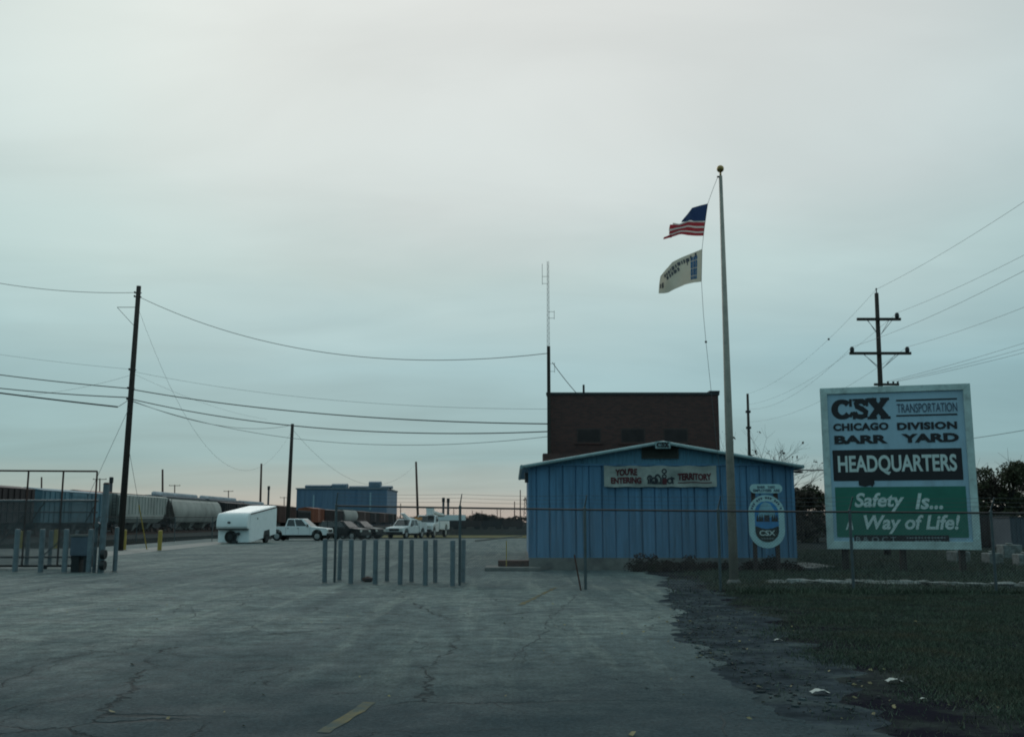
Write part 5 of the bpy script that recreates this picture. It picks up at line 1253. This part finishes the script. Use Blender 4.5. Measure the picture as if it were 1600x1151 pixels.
# rounded nose: bulge above a dark ledge, flat apron below
m = MB(); nose = []
for i in range(9):
    a_ = PI / 2 * i / 8; nose.append((-.55 * math.sin(a_) ** .7 * 1.0 if i else 0, TH - .02 - (TH - 1.32) * (1 - math.cos(a_)) ** .9))
nose.append((-.42, 1.12)); nose.append((-.12, 1.06)); nose.append((0, 1.06))
m.prism([(-TWd / 2 + .01, y, z) for y, z in nose], (TWd - .02, 0, 0)); m.build('nose', m_white, tl_, local=True, bevel=.06)
m = MB(); m.box((0, -.08, .56), (TWd - .03, .16, .98)); m.build('apron', m_white, tl_, local=True, bevel=.03)
m = MB(); m.box((.0, -.30, 1.05), (TWd - .1, .42, .03)); m.build('ledge', m_dark, tl_, local=True)
m = MB(); m.cyl((-.18, -.32, .50), (-.18, -.14, .50), .47, n=24); sw = m.build('spare_wheel', m_tyre, tl_, local=True)
m = MB(); m.cyl((-.18, -.325, .50), (-.18, -.33, .50), .22, n=16); m.build('rim', m_dark, sw, local=True)
m = MB(); m.box((.35, -.3, .74), (.42, .3, .16)); m.cyl((.30, -.35, 0), (.30, -.35, .7), .05, n=8); m.box((.22, -.3, .1), (.34, .3, .2)); m.build('tongue_jack', m_dark, tl_, local=True)
for x_ in (-.28, -.12, .04):
    m = MB(); m.box((x_ - .1, -.14, TH - .30), (.06, .04, .03)); m.build('marker_light', m_amber, tl_, local=True)
m = MB(); m.box((-.2, -.57, 1.60), (.22, .04, .14)); m.build('emblem', m_bdk, tl_, local=True)
m = MB()
for s in (-1, 1): m.prism([tp(s * (TWd / 2 + .012), 0, TH - .16), tp(s * (TWd / 2 + .012), TLn, TH - .16), tp(s * (TWd / 2 + .012), TLn, TH - .08), tp(s * (TWd / 2 + .012), 0, TH - .08)], (.02 * s, 0, 0))
m.build('roof_trim', m_rust, tl_, local=True)
for s in (-1, 1):
    m = MB(); x_ = s * (TWd / 2 + .004); m.prism([tp(x_, 2.3, .06), tp(x_, 3.45, .06), tp(x_, 3.35, .62), tp(x_, 2.4, .62)], (s * .01, 0, 0)); m.build('wheel_well', m_black, tl_, local=True)
    m = MB(); m.cyl((s * (TWd / 2 - .2), 2.88, .34), (s * (TWd / 2 + .03), 2.88, .34), .34, n=20); wq = m.build('wheel', m_tyre, tl_, local=True)
    m = MB(); m.cyl((s * (TWd / 2 + .03), 2.88, .34), (s * (TWd / 2 + .04), 2.88, .34), .19, n=14); m.build('rim', m_dark, wq, local=True)
m = MB(); m.box((0, 3.6, .38), (1.6, 2.4, .3)); m.cyl((-1.2, 2.88, .34), (1.2, 2.88, .34), .06, n=8); m.build('axle_frame', m_dark, tl_, local=True)
m = MB(); m.box(tp(TWd / 2 + .01, 1.2, 1.75), (.03, .12, .14)); m.build('side_vent', m_conc, tl_, local=True)

# ------------------------------------------------------------------ trees and brush
def leaf_mesh(name, centers, radii, n, size, mat, parent, flat=.8):
    c = np.array(centers); rr = np.array(radii); k = np.random.choice(len(c), n, p=(rr ** 2) / (rr ** 2).sum())
    d = np.random.randn(n, 3); d /= np.linalg.norm(d, axis=1)[:, None]; rad = rr[k] * np.random.rand(n) ** .45
    p = c[k] + d * rad[:, None] * np.array([1, 1, flat])
    a = np.random.randn(n, 3); a /= np.linalg.norm(a, axis=1)[:, None]; b = np.cross(a, np.random.randn(n, 3)); b /= np.linalg.norm(b, axis=1)[:, None]
    s = size * np.random.uniform(.5, 1.4, n)[:, None]
    v = np.stack([p - a * s, p + b * s * .55, p + a * s, p - b * s * .55], 1)
    off = WL.get(parent, Vector((0, 0, 0))) if parent else Vector((0, 0, 0))
    v = v.reshape(-1, 3) - np.array(off); me = bpy.data.meshes.new(name); me.from_pydata(v.tolist(), [], np.arange(4 * n).reshape(-1, 4).tolist()); me.materials.append(mat)
    o = bpy.data.objects.new(name, me); COL.objects.link(o); o.parent = parent; WL[o] = off
    return o
m_leaf = pm('leaf_dark_olive', (.062, .066, .036), .8, 0, var=.3, scale=.5, spec=.2, island=.5)
m_leaf2 = pm('leaf_brownish', (.066, .052, .040), .8, 0, var=.3, scale=.5, spec=.2, island=.5)
m_bark = pm('bark_dark', (.03, .026, .024), .9, 0, var=.3, scale=3, bump=.5)
def tree(label, base, h, wx, mat, nclump, nleaf, lsize, seed, low=.25, cat='tree', name='tree', group=None, bare=0.):
    random.seed(seed); np.random.seed(seed)
    t_ = thing(name, label, cat, base, group); b = Vector(base)
    m = MB(); top = b + Vector((random.uniform(-.3, .3), 0, h * .7)); m.tube([b - Vector((0, 0, .1)), b.lerp(top, .4) + Vector((random.uniform(-.2, .2), 0, 0)), top], [h * .03, h * .022, h * .008], 8)
    cs, rs = [], []
    for i in range(nclump):
        a = random.random() * 2 * PI; q = random.random() ** .5; z = low + (1 - low) * random.random(); env = math.sin(PI * min(1, max(.12, (z - low * .4) / (1.02 - low * .4)))) ** .6
        c = b + Vector((math.cos(a) * wx * q * env, math.sin(a) * wx * q * env * .9, h * z * .94)); cs.append(tuple(c)); rs.append(h * random.uniform(.07, .15))
        s0 = b.lerp(top, min(.95, max(.12, z * .75))); m.tube([s0, s0.lerp(c, .5) + Vector((0, 0, -.04 * h)), c], [h * .010, h * .006, h * .002], 5)
        for _ in range(4):
            e = c + Vector((random.gauss(0, 1), random.gauss(0, 1), random.gauss(.5, .8))) * rs[-1]; m.tube([c, e], [h * .0025, h * .001], 4)
    m.build('trunk', m_bark, t_)
    if nleaf: leaf_mesh('crown', cs, rs, nleaf, lsize, mat, t_)
    return t_
Y = 88.
for px, h, wx, mt, sd, lb in ((1568, 7.2, 3.2, m_leaf, 3, 'leafy dark tree rising right of the big sign'), (1640, 7.4, 3.4, m_leaf2, 4, 'dark tree at the frame edge beyond the big sign'), (1530, 6.3, 2.4, m_leaf2, 5, 'brownish tree tight against the right edge of the big sign')):
    tree(lb, (at(px, 815, Y).x, Y + random.uniform(-3, 3), 0), h, wx, mt, 46, 11000, .115, sd, low=.08)
for i, (px, h, wx, lb) in enumerate(((1252, 4.5, 1.7, 'thin brown brush at the right corner of the shed'), (1272, 4.7, 1.9, 'dense brown brush between the shed and the big sign'), (1300, 4.2, 1.9, 'brown brush hidden partly behind the left edge of the big sign'))):
    tree(lb, (at(px, 815, 80).x, 80 + i * 2, 0), h, wx, m_leaf2 if i != 1 else m_leaf, 34, 6500, .10, 20 + i, low=.06, cat='shrub', name='shrub')
for i, px in enumerate((1335, 1370, 1405, 1440, 1475, 1505)):
    tree(ORD[i] + ' dark bush behind the big sign counted from its left edge', (at(px, 815, 84).x, 84, 0), 3.6 + .4 * math.sin(i * 2), 1.9, m_leaf, 18, 1800, .16, 40 + i, low=.06, cat='shrub', name='shrub', group='brush behind the big sign')
# bare tree behind the shed roof
random.seed(11)
bb0 = Vector((at(1188, 815, 62).x, 62, 0)); bt0 = thing('bare_tree', 'bare twiggy tree showing above the right end of the shed roof', 'tree', bb0)
m = MB(); ends = []
def grow(p, d, ln, r, lv):
    e = p + d * ln; mid = p.lerp(e, .5) + Vector((random.gauss(0, .05), random.gauss(0, .05), 0)) * ln; m.tube([p, mid, e], [r, r * .8, r * .6], 5, cap=False)
    if lv == 0: ends.append(tuple(e)); return
    for _ in range(3):
        dd = (d + Vector((random.gauss(0, .55), random.gauss(0, .55), random.gauss(.05, .3)))).normalized(); grow(e, dd, ln * random.uniform(.6, .85), r * .55, lv - 1)
for s in range(4): grow(bb0 + Vector((s * .5 - .8, 0, 0)), Vector((random.gauss(0, .22), random.gauss(0, .2), 1)).normalized(), 2.3, .06, 4)
m.build('trunk', m_bark, bt0); random.shuffle(ends); leaf_mesh('crown', ends[:40], [.18] * 40, 120, .10, m_leaf2, bt0)
# distant woods on the horizon (one mass)
np.random.seed(5); random.seed(5)
m_wood_far = pm('distant_foliage', (.035, .034, .030), .9, 0, var=.3, scale=.05, spec=.1, island=.4)
cs, rs = [], []
for i in range(150):
    x_ = random.uniform(at(640, 815, 520).x, at(1000, 815, 520).x); h = 3.0 + 2.2 * abs(math.sin(x_ * .11)) + random.uniform(0, 1.2); cs.append((x_, 520 + random.uniform(0, 25), h * random.uniform(.3, .75))); rs.append(random.uniform(1.5, 2.8))
tag(leaf_mesh('distant_woods', cs, rs, 22000, .55, m_wood_far, None), 'low dark line of far-off trees on the horizon', 'woods', kind='stuff')
cs, rs = [], []
for i in range(260):
    x_ = random.uniform(-420, -20); cs.append((x_, 640 + random.uniform(0, 30), random.uniform(1, 4))); rs.append(random.uniform(2, 3.2))
for i in range(120):
    x_ = random.uniform(62, 120); cs.append((x_, 130 + random.uniform(0, 20), random.uniform(1, 3.6))); rs.append(random.uniform(1.2, 2.4))
tag(leaf_mesh('distant_woods', cs, rs, 20000, .5, m_wood_far, None), 'dark far-off tree belt behind the rail yard', 'woods', kind='stuff')
# low freight cars standing across the far yard
for i in range(4):
    y_ = 236.; x_ = at(702 + 33 * i, 815, y_).x
    t_ = thing('gondola_car', ORD[3 - i] + ' low dark gondola across the far yard counted from the blue shed', 'railcar', (x_, y_, 0), 'gondolas across the far yard')
    m = MB(); m.box2((x_ - 2.35, y_, .55), (x_ + 2.35, y_ + 2.8, 2.0)); m.build('body', R_dark if i % 2 else R_black, t_)
    m = MB(); m.box2((x_ - 2.2, y_ + .3, .0), (x_ - .9, y_ + 2.5, .55)); m.box2((x_ + .9, y_ + .3, .0), (x_ + 2.2, y_ + 2.5, .55)); m.build('wheels', m_dark, t_)

# ------------------------------------------------------------------ things right of and below the sign
def rock(name, c, sx, sy, sz, mat, parent=None, seed=0):
    random.seed(seed); m = MB(); m.sphere(c, 1, 9, 6); v = []
    for x, y, z in m.v:
        d = Vector((x - c[0], y - c[1], z - c[2])); k = 1 + .28 * math.sin(d.x * 3.1 + seed) * math.sin(d.y * 2.7 + seed * 2) + .22 * math.sin(d.z * 4 + seed * 1.3)
        v.append((c[0] + d.x * sx * k, c[1] + d.y * sy * k, max(c[2] - sz * .6, c[2] + d.z * sz * k)))
    m.v = v; return m.build(name, mat, parent)
pA, pB = gnd(1205, 912), gnd(1640, 917)
bd = thing('stone_border', 'low border of pale limestone pieces laid across the lawn before the big sign', 'stone border', pA.lerp(pB, .5))
for i in range(46):
    t_ = (i + .5) / 46; p = pA.lerp(pB, t_); p += Vector((random.uniform(-.06, .06), .35 * math.sin(t_ * 5) + random.uniform(-.15, .15), 0))
    rock('stone', (p.x, p.y, .05), random.uniform(.16, .32), random.uniform(.18, .38), random.uniform(.035, .085), m_stone, bd, i * 7 + 1)
random.seed(9)
ap = MB(); q = [gnd(1243, 880), gnd(1262, 880), gnd(1305, 886), gnd(1270, 889), gnd(1243, 888)]; ap.prism([(p.x, p.y, 0) for p in reversed(q)], (0, 0, .05)); tag(ap.build('concrete_apron', m_strip), kind='structure')
# pale concrete blocks and containers beyond the sign's right edge
for i, (px, py, wd, hh) in enumerate(((1551, 880, .55, .42), (1578, 872, .85, .62), (1603, 884, .7, .45), (1498, 878, .6, .45))):
    p = gnd(px, py); m = MB(); m.box((p.x, p.y, hh / 2), (wd, .8, hh), rz=random.uniform(-.2, .2)); m.box((p.x, p.y, hh + .04), (wd * .3, .3, .08))
    tag(m.build('concrete_block', m_stone, origin=(p.x, p.y, 0), bevel=.04), ('small pale concrete block beside the right edge of the big sign', 'largest pale concrete block beyond the big sign', 'low pale concrete block beside the slate container', 'pale concrete block showing beneath the big sign')[i], 'block', 'concrete blocks beyond the sign')
def container(label, px0, px1, Y, h, mat):
    a, b = at(px0, 815, Y).x, at(px1, 815, Y).x; t_ = thing('storage_container', label, 'container', ((a + b) / 2, Y, 0))
    m = MB(); m.box2((a, Y, .1), (b, Y + 2.4, h)); m.build('body', mat, t_)
    m = MB(); k = a + .1
    while k < b: m.box2((k, Y - .04, .2), (k + .12, Y - .002, h - .1)); k += .28
    m.build('corrugation', mat, t_); m = MB(); m.box2((a - .04, Y - .06, h), (b + .04, Y + 2.46, h + .08)); m.build('roof', m_dark, t_)
    m = MB(); m.box2((a + .05, Y + .1, 0), (b - .05, Y + 2.3, .1)); m.build('skids', m_dark, t_)
container('dark red storage container beyond the right edge of the big sign', 1520, 1576, 66, 2.0, R_dark)
container('slate blue storage container at the frame edge beyond the big sign', 1578, 1640, 62, 1.9, R_slate)

# ------------------------------------------------------------------ litter
m_paper = pm('white_litter', (.42, .45, .42), .7, 0, var=.1, scale=8)
def scrap(px, py, s, label):
    p = gnd(px, py); m = MB(); n = 7; vs = []
    for j in range(4):
        for i in range(n): u = i / (n - 1) - .5; vs.append((p.x + u * s * 1.6, p.y + (j / 3 - .5) * s, .03 + .25 * s * (1 - 4 * u * u) + .05 * s * math.sin(i * 2.1 + j)))
    m.add(vs, [(j * n + i, j * n + i + 1, (j + 1) * n + i + 1, (j + 1) * n + i) for j in range(3) for i in range(n - 1)])
    tag(m.build('litter_scrap', m_paper, origin=(p.x, p.y, 0)), label, 'litter')
scrap(1397, 1068, .10, 'curled white scrap lying alone in the grass')
scrap(1281, 1086, .11, 'white scrap lying where the grass meets the broken pavement')
scrap(1216, 1003, .07, 'small white scrap on the dark soil strip')
scrap(1443, 1096, .035, 'tiny white scrap in the grass beyond the curled one')
random.seed(21); m_lf = pm('fallen_leaf', (.17, .15, .07), .8, 0, var=.3, scale=2, island=.5); m = MB()
def leafq(p, s):
    a = random.random() * 6.3; dx, dy = math.cos(a) * s, math.sin(a) * s
    m.poly([(p.x - dx, p.y - dy, .014), (p.x + dy * .6, p.y - dx * .6, .02 + s * .4), (p.x + dx, p.y + dy, .016 + s * .3), (p.x - dy * .6, p.y + dx * .6, .016)])
for i in range(130):
    y_ = random.uniform(8.5, 20); p = Vector((edge_x(y_) + random.gauss(.9, .9), y_, 0)); leafq(p, random.uniform(.012, .034))
for i in range(45):
    y_ = random.uniform(8.3, 22); p = Vector((random.uniform(-y_ * .5, edge_x(y_)), y_, 0)); leafq(p, random.uniform(.012, .035))
for px, py in ((207, 1040), (175, 1115), (1010, 1076), (988, 1150)): leafq(gnd(px, py), .05)
tag(m.build('fallen_leaves', m_lf), 'scattered yellow fallen leaves on pavement edge and grass', 'leaves', kind='stuff')
m_rub = pm('asphalt_crumbs', (.05, .052, .055), .95, 0, var=.3, island=.4); m = MB()
for i in range(500):
    y_ = random.uniform(9, 27); p = Vector((edge_x(y_) + abs(random.gauss(.1, .55)), y_, .012)); s = random.uniform(.006, .022)
    m.box((p.x, p.y, .01 + s * .3), (s * 1.6, s, s * .8), rz=random.random() * 3)
tag(m.build('asphalt_crumbs', m_rub), 'crumbled dark asphalt bits along the broken pavement edge', 'rubble', kind='stuff')
# rusty clod at the foot of the back bollards
p = gnd(575, 909); o = rock('rusty_clod', (p.x, p.y, .06), .16, .12, .10, m_rust, None, 5); tag(o, 'rusty brown lump lying at the foot of the bollards', 'debris')

# dead weeds against the shed base
np.random.seed(31); random.seed(31)
m_weed = pm('dead_weeds', (.045, .032, .030), .9, 0, var=.4, scale=1.2, spec=.1, island=.5, col2=(.04, .045, .026))
cs, rs = [], []
for i in range(60):
    x_ = random.uniform(at(985, 815, 34.5).x, at(1240, 815, 34.5).x); cs.append((x_, random.uniform(33.7, 34.75), random.uniform(.05, .22) + (.25 if random.random() < .12 else 0))); rs.append(random.uniform(.15, .34))
tag(leaf_mesh('weeds', cs, rs, 7000, .045, m_weed, None), 'dead brownish weeds along the foot of the blue shed', 'weeds', kind='stuff')

# broken flakes of asphalt between the pavement and the grass
random.seed(77); m = MB()
for i in range(260):
    y_ = random.uniform(9, 27); c = Vector((edge_x(y_) + abs(random.gauss(.1, .6)), y_, 0)); r_ = random.uniform(.01, .04) * (2 if random.random() < .08 else 1); n_ = random.randint(5, 8); a0 = random.random() * 6
    m.prism([(c.x + r_ * random.uniform(.6, 1.2) * math.cos(a0 + 2 * PI * k / n_), c.y + r_ * random.uniform(.6, 1.2) * math.sin(a0 + 2 * PI * k / n_), .0045) for k in range(n_)], (0, 0, random.uniform(.006, .02)))
tag(m.build('asphalt_flakes', pm('broken_asphalt', (.06, .078, .084), .95, 0, var=.35, scale=5, bump=.5, spec=.05, island=.4)), 'broken flat flakes of asphalt along the lawn edge', 'rubble', kind='stuff')
